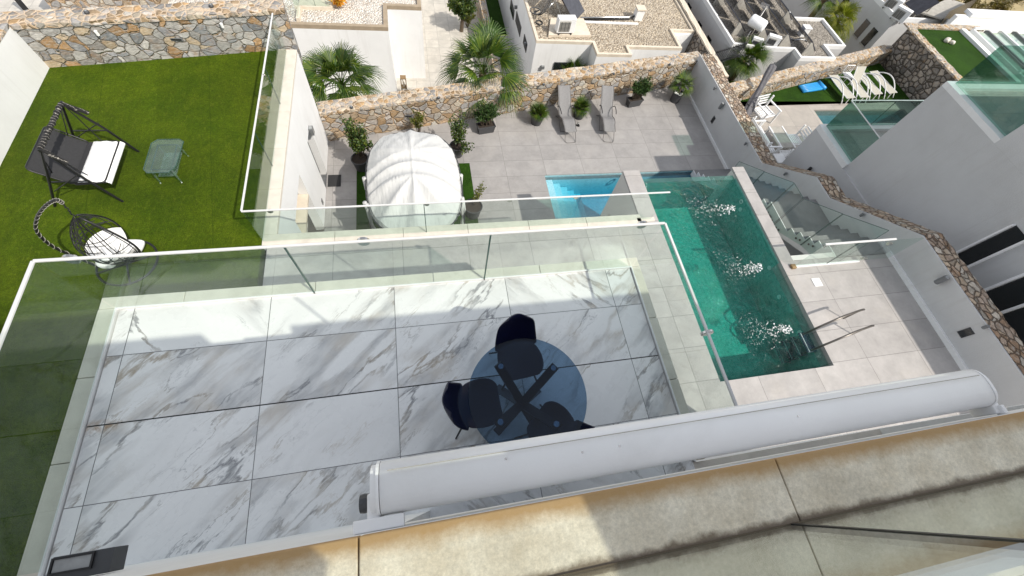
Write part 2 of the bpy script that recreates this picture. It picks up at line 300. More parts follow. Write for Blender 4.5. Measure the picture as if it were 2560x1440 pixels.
GREYTAN = [(0, (0.30, 0.30, 0.31)), (0.16, (0.44, 0.42, 0.39)), (0.3, (0.20, 0.21, 0.22)), (0.42, (0.36, 0.35, 0.33)), (0.55, (0.40, 0.24, 0.11)), (0.66, (0.47, 0.45, 0.42)), (0.8, (0.27, 0.25, 0.23)), (0.9, (0.46, 0.36, 0.24))]
WARM = [(0, (0.40, 0.34, 0.27)), (0.15, (0.44, 0.41, 0.36)), (0.3, (0.33, 0.24, 0.15)), (0.45, (0.29, 0.28, 0.27)), (0.6, (0.47, 0.41, 0.32)), (0.72, (0.38, 0.25, 0.13)), (0.85, (0.42, 0.38, 0.34))]
M = dict(
    white=plain('white_render', (0.78, 0.78, 0.775), 0.75, 0.05, 1.2, bump=0.25, bscale=70, dirt=0.08, spec=0.25, streak=0.2),
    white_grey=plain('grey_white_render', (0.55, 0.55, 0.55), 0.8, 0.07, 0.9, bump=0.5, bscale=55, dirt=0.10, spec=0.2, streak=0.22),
    wallside=plain('cream_render', (0.70, 0.68, 0.64), 0.8, 0.06, 0.9, bump=0.4, bscale=60, dirt=0.10, spec=0.2),
    coping=plain('pale_stone', (0.66, 0.61, 0.53), 0.6, 0.12, 4, bump=0.2, bscale=60, dirt=0.18),
    brownstone=plain('brown_stone_coping', (0.34, 0.27, 0.19), 0.7, 0.15, 5, bump=0.3, dirt=0.2),
    creamcop=plain('cream_coping', (0.66, 0.58, 0.47), 0.7, 0.12, 4, bump=0.2, dirt=0.15),
    marble=marble('veined_marble'),
    deck=tiles('grey_porcelain_deck', (0.39, 0.37, 0.355), 1.96 - 1.24, 1.24, 1.81, 0.635),
    patio=tiles('grey_porcelain_patio', (0.325, 0.31, 0.30), 2.50, 1.27, 9.87, 0.64, warm=(0.47, 0.44, 0.41)),
    nbtile=tiles('beige_tiles', (0.42, 0.38, 0.335), 12.1, 1.2, 10.9, 1.2),
    uptile=tiles('weathered_tiles', (0.52, 0.50, 0.42), 0.89, 0.385, -0.9, 0.6, jw=0.011, blot=0.24, warm=(0.36, 0.28, 0.16)),
    streettile=tiles('cream_paving', (0.50, 0.47, 0.42), 0, 0.6, 15, 0.6, blot=0.18),
    stone_l=stone('random_rubble_grey', 4.7, GREYTAN, (0.48, 0.40, 0.31), 0.026, rot=rad(8), squash=(1.0, 1, 1.25), streak=0.8),
    stone_w=stone('random_rubble_warm', 4.2, WARM, (0.52, 0.37, 0.24), 0.045, rot=rad(20), squash=(1, 1, 1.2), streak=0.45),
    stone_top=stone('crazy_paving_cap', 7.0, WARM, (0.56, 0.44, 0.32), 0.09, 0.5, squash=(1, 1, 1)),
    stone_cap=stone('ledge_stone_cap', 8.5, [(0, (0.46, 0.36, 0.26)), (0.3, (0.30, 0.20, 0.13)), (0.5, (0.52, 0.46, 0.38)), (0.75, (0.38, 0.29, 0.22))], (0.20, 0.14, 0.10), 0.05, 1.0, squash=(1, 0.7, 1), streak=0.5),
    stone_d=stone('rough_dark_rubble', 4.4, [(0, (0.26, 0.23, 0.20)), (0.3, (0.33, 0.29, 0.25)), (0.55, (0.20, 0.18, 0.16)), (0.8, (0.36, 0.31, 0.26))], (0.09, 0.075, 0.06), 0.09, 1.0, squash=(1, 1, 1.1)),
    gravel_w=gravel('white_pebbles', (0.78, 0.72, 0.64), (0.86, 0.82, 0.75), (0.62, 0.52, 0.42), 16),
    gravel_t=gravel('tan_pebbles', (0.52, 0.43, 0.31), (0.62, 0.54, 0.43), (0.32, 0.25, 0.18), 15),
    gravel_g=gravel('grey_pebbles', (0.34, 0.31, 0.27), (0.42, 0.38, 0.33), (0.2, 0.18, 0.15), 15),
    turf=turf('artificial_turf', (0.042, 0.074, 0.002), (0.068, 0.102, 0.003), (0.108, 0.136, 0.010), 0.35),
    turf_n=turf('neighbour_turf', (0.018, 0.05, 0.004), (0.026, 0.07, 0.005), (0.04, 0.09, 0.008)),
    scrub=plain('dry_slope', (0.42, 0.34, 0.19), 0.95, 0.35, 0.6, bump=1.0, bscale=8, dirt=0.6, dirtcol=(0.10, 0.11, 0.035)),
    earth=plain('ground_earth', (0.38, 0.33, 0.27), 0.95, 0.2, 0.8, bump=0.5, bscale=10),
    glass=glassmat('railing_glass', (0.905, 0.952, 0.932), 0.0, 0.024, 0.004),  # thin diffuse veil stands in for reflected haze on the panes
    glass_up=glassmat('thick_railing_glass', (0.90, 0.935, 0.895), 0.0, 0.05, 0.03),
    glass_teal=glassmat('teal_railing_glass', (0.60, 0.75, 0.70), 0.0, 0.045, 0.012, (0.3, 0.45, 0.4)),
    glass_edge=plain('glass_edge', (0.03, 0.075, 0.06), 0.2, 0.1, spec=0.8),
    glass_tab=glassmat('clear_table_glass', (0.74, 0.86, 0.80), 0.0, 0.07, 0.05),
    glass_blue=glassmat('smoked_blue_glass', (0.44, 0.56, 0.68), 0.0, 0.018, 0.0),
    acrylic=glassmat('pool_acrylic', (0.62, 0.86, 0.80), 0.02, 0.05, 0.10, (0.35, 0.6, 0.52)),
    window=plain('dark_window', (0.012, 0.015, 0.017), 0.06, 0.1, spec=0.9),
    rail_alu=plain('anodised_rail', (0.62, 0.62, 0.61), 0.4, 0.06, 4),
    alu=plain('white_aluminium', (0.82, 0.82, 0.82), 0.35, 0.04, 4, spec=0.5),
    awning=plain('white_powder_coat', (0.90, 0.90, 0.90), 0.42, 0.04, 2.5, spec=0.45, dirt=0.25, dirtcol=(0.55, 0.54, 0.52), bump=0.04, bscale=120),
    steel=plain('stainless_steel', (0.62, 0.60, 0.57), 0.25, 0.1, 8, metal=1.0),
    darksteel=plain('tarnished_steel', (0.16, 0.145, 0.13), 0.35, 0.2, 8, metal=0.7),
    black=plain('black_powder_coat', (0.012, 0.012, 0.013), 0.4, 0.15),
    black_fab=plain('black_mesh_fabric', (0.026, 0.026, 0.028), 0.8, 0.2, 30),
    black_plas=plain('black_plastic', (0.004, 0.005, 0.028), 0.38, 0.1, spec=0.5),
    grey_metal=plain('grey_fitting', (0.16, 0.165, 0.17), 0.45, 0.1),
    anth=plain('anthracite', (0.05, 0.053, 0.058), 0.45, 0.12),
    cushion=plain('white_cushion', (0.80, 0.80, 0.79), 0.9, 0.06, 8, bump=0.6, bscale=14),
    zebra=None, canopy=None,
    sling=plain('grey_sling', (0.21, 0.205, 0.205), 0.75, 0.12, 25),
    sling_b=plain('beige_sling', (0.46, 0.44, 0.38), 0.8, 0.08, 15),
    taupe=plain('taupe_frame', (0.16, 0.15, 0.145), 0.4, 0.1),
    whitepaint=plain('white_paint', (0.80, 0.80, 0.80), 0.45, 0.05),
    pot=plain('charcoal_pot', (0.055, 0.056, 0.06), 0.6, 0.15, 10),
    soil=plain('potting_soil', (0.035, 0.025, 0.018), 0.95, 0.3, 30, bump=1, bscale=60),
    pebble=plain('white_pebble', (0.75, 0.75, 0.73), 0.6, 0.1),
    palm=leafmat('fan_palm_leaf', (0.020, 0.050, 0.006), (0.048, 0.095, 0.010), (0.125, 0.160, 0.020), 0.15),
    palm_y=leafmat('yellow_palm_leaf', (0.10, 0.13, 0.015), (0.17, 0.19, 0.02), (0.24, 0.23, 0.03), 0.3),
    palm_dry=leafmat('dry_palm_leaf', (0.36, 0.22, 0.08), (0.42, 0.30, 0.14), (0.30, 0.16, 0.05), 0.2),
    leaf=leafmat('shrub_leaf', (0.016, 0.040, 0.006), (0.040, 0.078, 0.010), (0.12, 0.14, 0.02), 0.12),
    leaf_o=leafmat('oleander_leaf', (0.018, 0.045, 0.012), (0.042, 0.085, 0.022), (0.10, 0.150, 0.045), 0.1),
    leaf_y=leafmat('young_leaf', (0.08, 0.11, 0.012), (0.13, 0.15, 0.02), (0.19, 0.17, 0.03), 0.25),
    leaf_br=leafmat('olive_brown_leaf', (0.09, 0.075, 0.02), (0.15, 0.12, 0.03), (0.20, 0.14, 0.05), 0.2),
    orange=leafmat('orange_flower', (0.62, 0.24, 0.02), (0.75, 0.36, 0.03), (0.6, 0.45, 0.08), 0.3),
    bark=plain('palm_bark', (0.16, 0.115, 0.07), 0.9, 0.35, 14, bump=1, bscale=20),
    twig=plain('twig', (0.10, 0.075, 0.05), 0.9, 0.2),
    pool_g=mosaic('green_mosaic', (0.09, 0.36, 0.31), (0.17, 0.50, 0.43), 0.05),
    pool_b=mosaic('blue_mosaic', (0.42, 0.62, 0.70), (0.62, 0.80, 0.86), 0.03, (0.5, 0.7, 0.75)),
    pool_n=mosaic('aqua_mosaic', (0.32, 0.5, 0.55), (0.42, 0.62, 0.66), 0.05, (0.3, 0.5, 0.5)),
    water_g=absorb(water('green_pool_water', (0.93, 0.97, 0.96), 4.0, 1.0, 0.022, 0.022, (0.06, 0.52, 0.44)), (0.02, 0.74, 0.69), 0.85),
    water_b=absorb(water('blue_pool_water', (0.94, 0.97, 0.98), 3.0, 0.16, 0.03, 0.02, (0.02, 0.30, 0.45)), (0.03, 0.76, 0.86), 1.25),
    water_n=absorb(water('aqua_pool_water', (0.9, 0.95, 0.95), 3.0, 0.25, 0.03, 0.03, (0.02, 0.22, 0.26)), (0.1, 0.7, 0.75), 1.0),
    foam=plain('foam', (0.85, 0.87, 0.87), 0.5, 0.05),
    inlet=plain('pool_fitting', (0.72, 0.74, 0.70), 0.4, 0.05),
    solar=plain('solar_panel', (0.045, 0.045, 0.055), 0.25, 0.3, 6, spec=0.6),
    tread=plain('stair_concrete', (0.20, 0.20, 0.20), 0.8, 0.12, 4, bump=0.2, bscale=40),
    concrete=plain('concrete', (0.40, 0.38, 0.34), 0.9, 0.2, 6, bump=0.5, bscale=30),
    tarp=plain('grey_cover', (0.13, 0.125, 0.135), 0.8, 0.3, 9, bump=0.8, bscale=9),
    bluevinyl=plain('blue_vinyl', (0.03, 0.30, 0.66), 0.35, 0.1),
    lampglass=plain('lamp_lens', (0.30, 0.31, 0.31), 0.2, 0.2, 12, dirt=0.5, dirtcol=(0.12, 0.11, 0.10)),
    brass=plain('aged_brass', (0.30, 0.20, 0.10), 0.5, 0.25, metal=0.4),
)
# sunlit coping slabs of the top terrace: limestone with an ochre stain along the drip edge and dirt at the glass channel
def slabs(name):
    t = NT(name); co = t.coord(); sp = t.new('SeparateXYZ'); t.lk(co, sp.inputs[0])
    base = t.mix(t.rng(t.noise(co, 9, 7, 0.7), 0.3, 0.7), (0.57, 0.49, 0.38), (0.76, 0.69, 0.58)); base = t.mix(1, base, t.rng(t.noise(co, 3.5, 4, 0.6, 0.5), 0.3, 0.7, 0.82, 1.12), 'MULTIPLY')
    base = t.mix(1, base, t.rng(t.noise(co, 90, 4, 0.8), 0.25, 0.75, 0.72, 1.2), 'MULTIPLY')
    yy = t.math('ADD', sp.outputs[1], t.math('MULTIPLY', t.math('SUBTRACT', t.noise(co, 14, 5, 0.7), 0.5), 0.05))
    base = t.mix(t.rng(yy, -0.105, -0.06, 0, 0.9), base, (0.36, 0.215, 0.085))
    bd = t.math('ABSOLUTE', t.math('ADD', yy, 0.215)); base = t.mix(t.rng(bd, 0.022, 0.006, 0, 0.8), base, (0.12, 0.085, 0.055))
    return t.done(t.bsdf(base, 0.75, 0, 0.3, t.bump(t.noise(co, 90, 4, 0.8), 0.35, 0.003)))
M['slab'] = slabs('stained_limestone')
def zebra(name):
    t = NT(name); co = t.coord()
    wv = t.new('TexWave', wave_type='BANDS', bands_direction='Y'); wv.inputs['Scale'].default_value = 5.5; wv.inputs['Distortion'].default_value = 3.0; wv.inputs['Detail Scale'].default_value = 6
    t.lk(co, wv.inputs[0])
    c = t.mix(t.rng(wv.outputs[1], 0.95, 0.985), (0.012, 0.012, 0.012), (0.30, 0.28, 0.25))
    return t.done(t.bsdf(c, 0.9))
M['zebra'] = zebra('zebra_print_cloth')
def canopy(name):
    t = NT(name); co = t.coord()
    n = t.noise(t.mapping(co, scale=(6, 1.2, 1)), 3, 4, 0.6, 0.5)
    d = t.bsdf((0.66, 0.66, 0.65), 0.85, 0, 0.2, t.bump(n, 0.5, 0.05))
    tr = t.new('BsdfTranslucent'); tr.inputs[0].default_value = (0.75, 0.75, 0.72, 1)
    mx = t.new('MixShader'); mx.inputs[0].default_value = 0.18; t.lk(d, mx.inputs[1]); t.lk(tr.outputs[0], mx.inputs[2])
    return t.done(mx.outputs[0])
M['canopy'] = canopy('white_canopy_cloth')

# ------------------------------------------------------------------ mesh building
class MB:
    def __init__(s): s.v = []; s.f = []
    def add(s, vs, fs):
        b = len(s.v); s.v += [tuple(v) for v in vs]; s.f += [tuple(b + i for i in f) for f in fs]; return s
    def box(s, x0, x1, y0, y1, z0, z1):
        x0, x1 = sorted((x0, x1)); y0, y1 = sorted((y0, y1)); z0, z1 = sorted((z0, z1))
        return s.add([(x, y, z) for z in (z0, z1) for y in (y0, y1) for x in (x0, x1)],
                     [(0, 2, 3, 1), (4, 5, 7, 6), (0, 1, 5, 4), (2, 6, 7, 3), (0, 4, 6, 2), (1, 3, 7, 5)])
    def obox(s, c, ax, ay, az):           # centre and three half-axis vectors
        c, ax, ay, az = map(Vector, (c, ax, ay, az))
        vs = [c + ax * i + ay * j + az * k for k in (-1, 1) for j in (-1, 1) for i in (-1, 1)]
        return s.add(vs, [(0, 2, 3, 1), (4, 5, 7, 6), (0, 1, 5, 4), (2, 6, 7, 3), (0, 4, 6, 2), (1, 3, 7, 5)])
    def bar(s, p, q, wd, th, up=(0, 0, 1)):  # rectangular bar from p to q
        p, q = Vector(p), Vector(q); d = (q - p); u = Vector(up)
        a = d.cross(u); a = a.normalized() if a.length > 1e-6 else Vector((1, 0, 0)); b = a.cross(d).normalized()
        return s.obox((p + q) / 2, d / 2, a * wd / 2, b * th / 2)
    def prism(s, poly, z0, z1):
        if sum(poly[i][0] * poly[(i + 1) % len(poly)][1] - poly[(i + 1) % len(poly)][0] * poly[i][1] for i in range(len(poly))) < 0: poly = poly[::-1]
        n = len(poly)
        zt = z1 if isinstance(z1, (list, tuple)) else [z1] * n
        return s.add([(p[0], p[1], z0) for p in poly] + [(p[0], p[1], zt[i]) for i, p in enumerate(poly)],
                     [tuple(range(n))[::-1], tuple(range(n, 2 * n))] + [(i, (i + 1) % n, n + (i + 1) % n, n + i) for i in range(n)])
    def yz(s, poly, x0, x1):              # polygon in the y-z plane, extruded along x
        n = len(poly)
        return s.add([(x0, *p) for p in poly] + [(x1, *p) for p in poly],
                     [tuple(range(n)), tuple(range(n, 2 * n))[::-1]] + [(i, n + i, n + (i + 1) % n, (i + 1) % n) for i in range(n)])
    def xz(s, poly, y0, y1):
        n = len(poly)
        return s.add([(p[0], y0, p[1]) for p in poly] + [(p[0], y1, p[1]) for p in poly],
                     [tuple(range(n))[::-1], tuple(range(n, 2 * n))] + [(i, (i + 1) % n, n + (i + 1) % n, n + i) for i in range(n)])
    def ringcoping(s, poly, wdt, z0, z1): # a band along the inside of a closed polygon
        ins = inset(poly, wdt); n = len(poly); 
        vs = [(*p, z0) for p in poly] + [(*p, z1) for p in poly] + [(*p, z1) for p in ins] + [(*p, z0) for p in ins]
        fs = []
        for i in range(n):
            j = (i + 1) % n
            fs += [(i, j, n + j, n + i), (n + i, n + j, 2 * n + j, 2 * n + i), (2 * n + i, 2 * n + j, 3 * n + j, 3 * n + i), (3 * n + i, 3 * n + j, j, i)]
        return s.add(vs, fs)
    def tube(s, pts, r, n=8, closed=False):
        pts = [Vector(p) for p in pts]; m = len(pts); rs = r if isinstance(r, (list, tuple)) else [r] * m
        u = None; vs = []
        for i, p in enumerate(pts):
            a = pts[(i - 1) % m] if (closed or i > 0) else p; b = pts[(i + 1) % m] if (closed or i < m - 1) else p
            d = (b - a).normalized()
            if u is None: u = d.orthogonal().normalized()
            else:
                u = u - d * u.dot(d); u = u.normalized() if u.length > 1e-6 else d.orthogonal().normalized()
            w_ = d.cross(u)
            vs += [p + (u * math.cos(2 * PI * k / n) + w_ * math.sin(2 * PI * k / n)) * rs[i] for k in range(n)]
        fs = []
        for i in range(m if closed else m - 1):
            j = (i + 1) % m
            fs += [(i * n + k, i * n + (k + 1) % n, j * n + (k + 1) % n, j * n + k) for k in range(n)]
        if not closed: fs += [tuple(range(n))[::-1], tuple(range((m - 1) * n, m * n))]
        return s.add(vs, fs)
    def lathe(s, prof, c=(0, 0, 0), n=20, cap=True):
        vs = [(c[0] + r * math.cos(2 * PI * k / n), c[1] + r * math.sin(2 * PI * k / n), c[2] + z) for r, z in prof for k in range(n)]
        fs = [(i * n + k, i * n + (k + 1) % n, (i + 1) * n + (k + 1) % n, (i + 1) * n + k) for i in range(len(prof) - 1) for k in range(n)]
        if cap: fs += [tuple(range(n))[::-1], tuple(range((len(prof) - 1) * n, len(prof) * n))]
        return s.add(vs, fs)
    def grid(s, fn, nu, nv):
        vs = [fn(i / nu, j / nv) for j in range(nv + 1) for i in range(nu + 1)]
        return s.add(vs, [(j * (nu + 1) + i, j * (nu + 1) + i + 1, (j + 1) * (nu + 1) + i + 1, (j + 1) * (nu + 1) + i) for j in range(nv) for i in range(nu)])
    def xform(s, m):
        s.v = [tuple(m @ Vector(v)) for v in s.v]; return s
    def build(s, name, mat, parent=None, world=False, smooth=False, bevel=0.0, solid=0.0, sub=0):
        vs = s.v
        if world and parent is not None:
            o = Vector(parent.get('_org', (0, 0, 0))); vs = [tuple(Vector(v) - o) for v in vs]
        me = bpy.data.meshes.new(name); me.from_pydata(vs, [], s.f); me.validate(); me.update()
        me.materials.append(M[mat] if isinstance(mat, str) else mat)
        if smooth: me.polygons.foreach_set('use_smooth', [True] * len(me.polygons))
        ob = bpy.data.objects.new(name, me); C.objects.link(ob)
        if parent is not None:
            ob.parent = parent; ob['_org'] = tuple(parent.get('_org', (0, 0, 0)))
        if solid: q = ob.modifiers.new('solid', 'SOLIDIFY'); q.thickness = solid; q.offset = 0
        if sub: q = ob.modifiers.new('sub', 'SUBSURF'); q.levels = sub; q.render_levels = sub
        if bevel: q = ob.modifiers.new('bevel', 'BEVEL'); q.width = bevel; q.segments = 2; q.limit_method = 'ANGLE'
        return ob
def inset(poly, d):
    a = sum(poly[i][0] * poly[(i + 1) % len(poly)][1] - poly[(i + 1) % len(poly)][0] * poly[i][1] for i in range(len(poly)))
    sg = 1 if a > 0 else -1; n = len(poly); out = []
    for i in range(n):
        p0, p1, p2 = Vector(poly[i - 1][:2]), Vector(poly[i][:2]), Vector(poly[(i + 1) % n][:2])
        e1 = (p1 - p0).normalized(); e2 = (p2 - p1).normalized()
        n1 = Vector((-e1.y, e1.x)) * sg; n2 = Vector((-e2.y, e2.x)) * sg
        k = n1 + n2; k = k / max(0.2, (1 + n1.dot(n2)))
        out.append(tuple(p1 + k * d))
    return out
def tag(o, label, cat, group=None, kind=None):
    o['label'] = label; o['category'] = cat
    if group: o['group'] = group
    if kind: o['kind'] = kind
    return o
def thing(name, label, cat, loc=(0, 0, 0), rz=0.0, group=None):
    o = bpy.data.objects.new(name, None); C.objects.link(o); o.empty_display_size = 0.1
    o.location = loc; o.rotation_euler = (0, 0, rz); o['_org'] = tuple(loc)
    return tag(o, label, cat, group)
def struct(name, mb, mat, **k):
    o = mb.build(name, mat, **k); o['kind'] = 'structure'; return o
def dup(root, loc, rz=None, label=None, group=None):
    r = root.copy(); C.objects.link(r); r.location = loc
    if rz is not None: r.rotation_euler = (0, 0, rz)
    if label: r['label'] = label
    if group: r['group'] = group
    for ch in list(root.children):
        c = ch.copy(); C.objects.link(c); c.parent = r
        for g in list(ch.children):
            d = g.copy(); C.objects.link(d); d.parent = c
    return r
def arc(p0, p1, p2, n=10):               # quadratic curve
    p0, p1, p2 = map(Vector, (p0, p1, p2))
    return [p0 * (1 - t) ** 2 + p1 * 2 * t * (1 - t) + p2 * t * t for t in [i / n for i in range(n + 1)]]
U2 = random.uniform

# ================================================================== THE SETTING
# ground of the hillside street, one sheet to the horizon, and the dry slope at the back right
struct('ground', MB().box(-400, 400, 12.6, 700, L2 - 0.5, L2 - 0.004), 'earth')
struct('street_paving', MB().box(-14, 12.0, 10.9, 26, L2 - 0.3, L2), 'streettile')
struct('ground_under_the_house', MB().box(-400, 400, -60, 12.6, -12, -9.0), 'earth')
def hill(u, v):
    x = 24 + 60 * u; y = 15.5 + 60 * v
    z = -6.4 + 0.26 * max(0, (x - 25)) * 0.5 + 0.10 * (y - 18) + 0.35 * math.sin(x * 1.7 + y) * math.sin(y * 1.3) + 0.2 * math.sin(x * 3.3)
    return (x, y, z)
struct('hillside', MB().grid(hill, 70, 70), 'scrub', smooth=True)

# lower patio with the hole for the blue pool
PX0, PX1, PY0, PY1 = 3.70, 9.06, 5.2, 8.60
pm = MB()
wy = lambda x: 10.32 + (x + 2.74) * 0.2085
pm.box(-2.75, PX0, 0.7, PY1, LO - 0.25, LO).box(PX0, PX1, 0.7, PY0, LO - 0.25, LO).box(PX1, 10.4, 0.7, PY1, LO - 0.25, LO).prism([(-2.75, PY1), (10.4, PY1), (10.4, wy(10.4)), (-2.75, wy(-2.75))], LO - 0.25, LO)
struct('patio_floor', pm, 'patio')
# pool deck, one storey below the marble terrace
dm = MB()
for a in ((-2.9, 4.5, 1.6, 4.62), (4.5, 4.9, -0.3, 4.62), (4.9, 7.35, -0.3, 1.12), (7.35, 10.15, -0.3, 3.42), (-2.9, 4.5, -0.3, 1.6)): dm.box(a[0], a[1], a[2], a[3], DK - 0.28, DK)
struct('pool_deck', dm, 'deck')
struct('lawn', MB().box(-7.56, -2.99, -0.3, 10.3, DK - 0.28, DK + 0.006).grid(lambda u, v: (-7.58 + 4.59 * u, 9.42 + 0.03 + 0.85 * u + 0.0 * v - 0.03 * v, DK + 0.02 - 0.01 * v), 4, 1), 'turf')
struct('terrace_floor', MB().box(-2.93, 2.285, -0.30, 2.095, -0.14, 0.0), 'marble')

# ================================================================== OUR VILLA
villa = thing('villa', 'white villa whose marble balcony and roof edge fill the foreground', 'house')
# body of the balcony storey and of the storey under the lawn
MB().box(-3.09, 2.40, -0.05, 2.21, DK - 0.2, -0.145).build('balcony_base', 'white', villa)
MB().box(-9.0, -3.21, -0.46, -0.05, DK, 2.68).build('side_wall', 'white', villa)  # unseen facade run, raised to full height to darken the lawn
MB().box(-8.2, -2.76, -0.3, 4.5, LO - 0.3, DK - 0.29).build('lower_wall', 'white', villa)
MB().box(-2.75, 10.15, -0.2, 0.7, LO - 0.3, DK - 0.29).build('lower_wall', 'white', villa)  # unseen fill added under the deck to stop light leaks
MB().box(-3.2, 5.0, -0.46, -0.05, 2.15, 2.69).box(-3.2, -0.19, -0.46, -0.05, -3.2, 2.149).box(-0.189, 5.0, -0.46, -0.051, -3.2, -0.145).box(4.5, 5.0, -0.46, -0.05, -0.144, 2.149).build('facade_wall', 'white', villa)
for k in range(3): MB().box(-0.188 + 1.56 * k, -0.188 + 1.56 * (k + 1) - 0.05, -0.32, -0.305, 0.0, 2.149).build('glass_door', 'window', villa)
MB().box(2.29, 4.5, -0.30, -0.052, -0.144, -0.02).build('door_sill', 'coping', villa)
# kerb coping outside the balcony glass
cop = MB()
for x0, x1 in ((-3.11, -2.4), (-2.4, -1.2), (-1.2, 0.0), (0.0, 1.2), (1.2, 2.42)): cop.box(x0 + .003, x1 - .003, 2.115, 2.235, -0.2, 0.004)
for y0, y1 in ((-0.04, 0.75), (0.75, 1.45), (1.45, 2.115)):
    cop.box(-3.11, -2.965, y0 + .003, y1 - .003, -0.2, 0.004); cop.box(2.315, 2.42, y0 + .003, y1 - .003, -0.2, 0.004)
cop.build('balcony_coping', 'coping', villa, bevel=0.006)
ch = MB()
ch.box(-2.962, 2.31, 2.098, 2.112, -0.1, 0.022); ch.box(-2.962, -2.948, -0.04, 2.098, -0.1, 0.022); ch.box(2.296, 2.31, -0.04, 2.098, -0.1, 0.022)
ch.build('glass_channel', 'alu', villa)
# coping slabs along the edge of the top terrace
for k in range(-3, 4):
    x0 = -0.24 + 1.225 * k
    MB().box(x0 + 0.002, x0 + 1.223, -0.40, -0.045, 2.692, 2.75).build('coping_slab', 'slab', villa, bevel=0.004)
MB().box(-3.9, 5.0, -0.2315, -0.2145, 2.7505, 2.756).build('glass_channel', 'twig', villa)
struct('top_terrace_floor', MB().box(-3.9, 5.0, -3.5, -0.40, 2.46, 2.52), 'uptile')
MB().box(-3.9, 5.0, -0.407, -0.400, 2.52, 2.69).build('inner_kerb_face', 'coping', villa)
# behind the camera: unseen beam added to cast shade, gapped for sun; penthouse wall
ph = MB()
ph.prism([(-6, -1.32), (0.56, -1.42), (0.62, -1.0), (-6, -1.0)], 4.22, 4.455)
ph.prism([(1.52, -1.42), (6.2, -1.42), (6.2, -1.0), (1.40, -1.0)], 4.22, 4.455)
ph.build('shade_beam', 'white', villa)
MB().box(-3.9, 5.0, -3.9, -3.6, 2.4, 3.6).build('penthouse_wall', 'white', villa)

# upper glass railing in front of the camera
gr = thing('glass_railing', 'thick glass railing standing in the stained stone coping of the top terrace', 'railing', (0.95, -0.22, 2.75))
for x0, x1 in ((-2.9, -0.30), (-0.29, 0.945), (0.955, 2.9), (2.91, 4.9)):
    p = MB().box(x0, x1, -0.229, -0.217, 2.755, 3.72).build('glass_pane', 'glass_up', gr, world=True)
MB().bar((0.95, -0.223, 2.756), (0.95, -0.223, 3.72), 0.011, 0.016, (0, 1, 0)).build('joint_seal', 'black', gr, world=True)

def railing(label, pts, z0, z1, nper, rail='rail_alu', group='glass railings of the villa', railw=0.025, t=0.012, topt=0.018, mat='glass'):
    pts = [Vector((*p, 0)) if len(p) == 2 else Vector(p) for p in pts]
    th = thing('glass_railing', label, 'railing', (pts[0].x, pts[0].y, z0), 0, group)
    for (a, b), n in zip(zip(pts, pts[1:]), nper):
        d = (b - a); L_ = d.length; d.normalize(); g = 0.008
        for k in range(n):
            p = a + d * (L_ * k / n + g); q = a + d * (L_ * (k + 1) / n - g)
            MB().bar((p.x, p.y, (z0 + z1) / 2), (q.x, q.y, (z0 + z1) / 2), t, z1 - z0).build('glass_pane', mat, th, world=True)
            if k:
                e = a + d * (L_ * k / n)
                MB().box(e.x - .007, e.x + .007, e.y - .007, e.y + .007, z0, z1).build('joint_seal', 'glass_edge', th, world=True)
        if rail: MB().bar((a.x, a.y, z1 + topt / 2), (b.x, b.y, z1 + topt / 2), railw, topt).build('top_rail', rail, th, world=True, bevel=0.004)
    return th
def suction(th, x, y, z, r=0.055):   # round stainless clamp on a glass pane
    MB().lathe([(r * .9, -0.014), (r, -0.01), (r, 0.01), (r * .9, 0.014)], n=16).xform(Matrix.Translation((x, y, z)) @ Matrix.Rotation(PI / 2, 4, 'X')).build('round_clamp', 'steel', th, world=True, smooth=False)
r1 = railing('long glass railing with white top rail round three sides of the marble balcony', [(-2.955, 0.0), (-2.955, 2.105), (2.303, 2.105), (2.303, 0.0)], 0.0, 0.875, (1, 3, 1))
for x, y in ((-2.74, 2.128), (-0.57, 2.13), (2.08, 2.13)): suction(r1, x, y, 0.845)
suction(r1, 2.325, 0.95, 0.845)
r2 = railing('glass railing along the pool deck edge, above the white canopy', [(-2.965, 4.70), (2.86, 4.70), (4.72, 4.70)], DK + 0.02, DK + 0.90, (2, 1), railw=0.03, topt=0.02)
for x in (-2.55, 0.0, 1.5, 2.78): suction(r2, x, 4.72, DK + 0.86, 0.045)
r3 = railing('tall thin glass railing along the right edge of the green lawn', [(-2.965, 4.71), (-2.965, 10.1)], DK + 0.02, DK + 0.90, (3,), railw=0.03, topt=0.02)
suction(r3, -2.945, 8.05, DK + 0.9, 0.03)
sp_ = MB().box(4.40, 4.80, 4.66, 4.75, DK, DK + 0.03).build('foot_plate', 'coping', r2, world=True)

# parapet coping of deck and lawn
pc = thing('parapet', 'pale stone parapet edging the lawn and the pool deck above the patio', 'parapet', (-2.86, 4.7, DK))
pm = MB()
for k in range(5): pm.box(-2.985, -2.755, 4.85 + k * 1.07, 4.85 + (k + 1) * 1.07 - 0.006, DK - 0.05, DK + 0.03)
pm.build('lawn_coping', 'coping', pc, world=True, bevel=0.006)
pm = MB()
for k in range(6): pm.box(-2.985 + k * 1.2475, -2.985 + (k + 1) * 1.2475 - 0.006, 4.62, 4.846, DK - 0.05, DK + 0.03)
pm.build('deck_coping', 'coping', pc, world=True, bevel=0.006)
MB().box(-2.985, 4.5, 4.62, 4.80, DK - 0.3, DK - 0.05).build('edge_wall', 'white', pc, world=True)

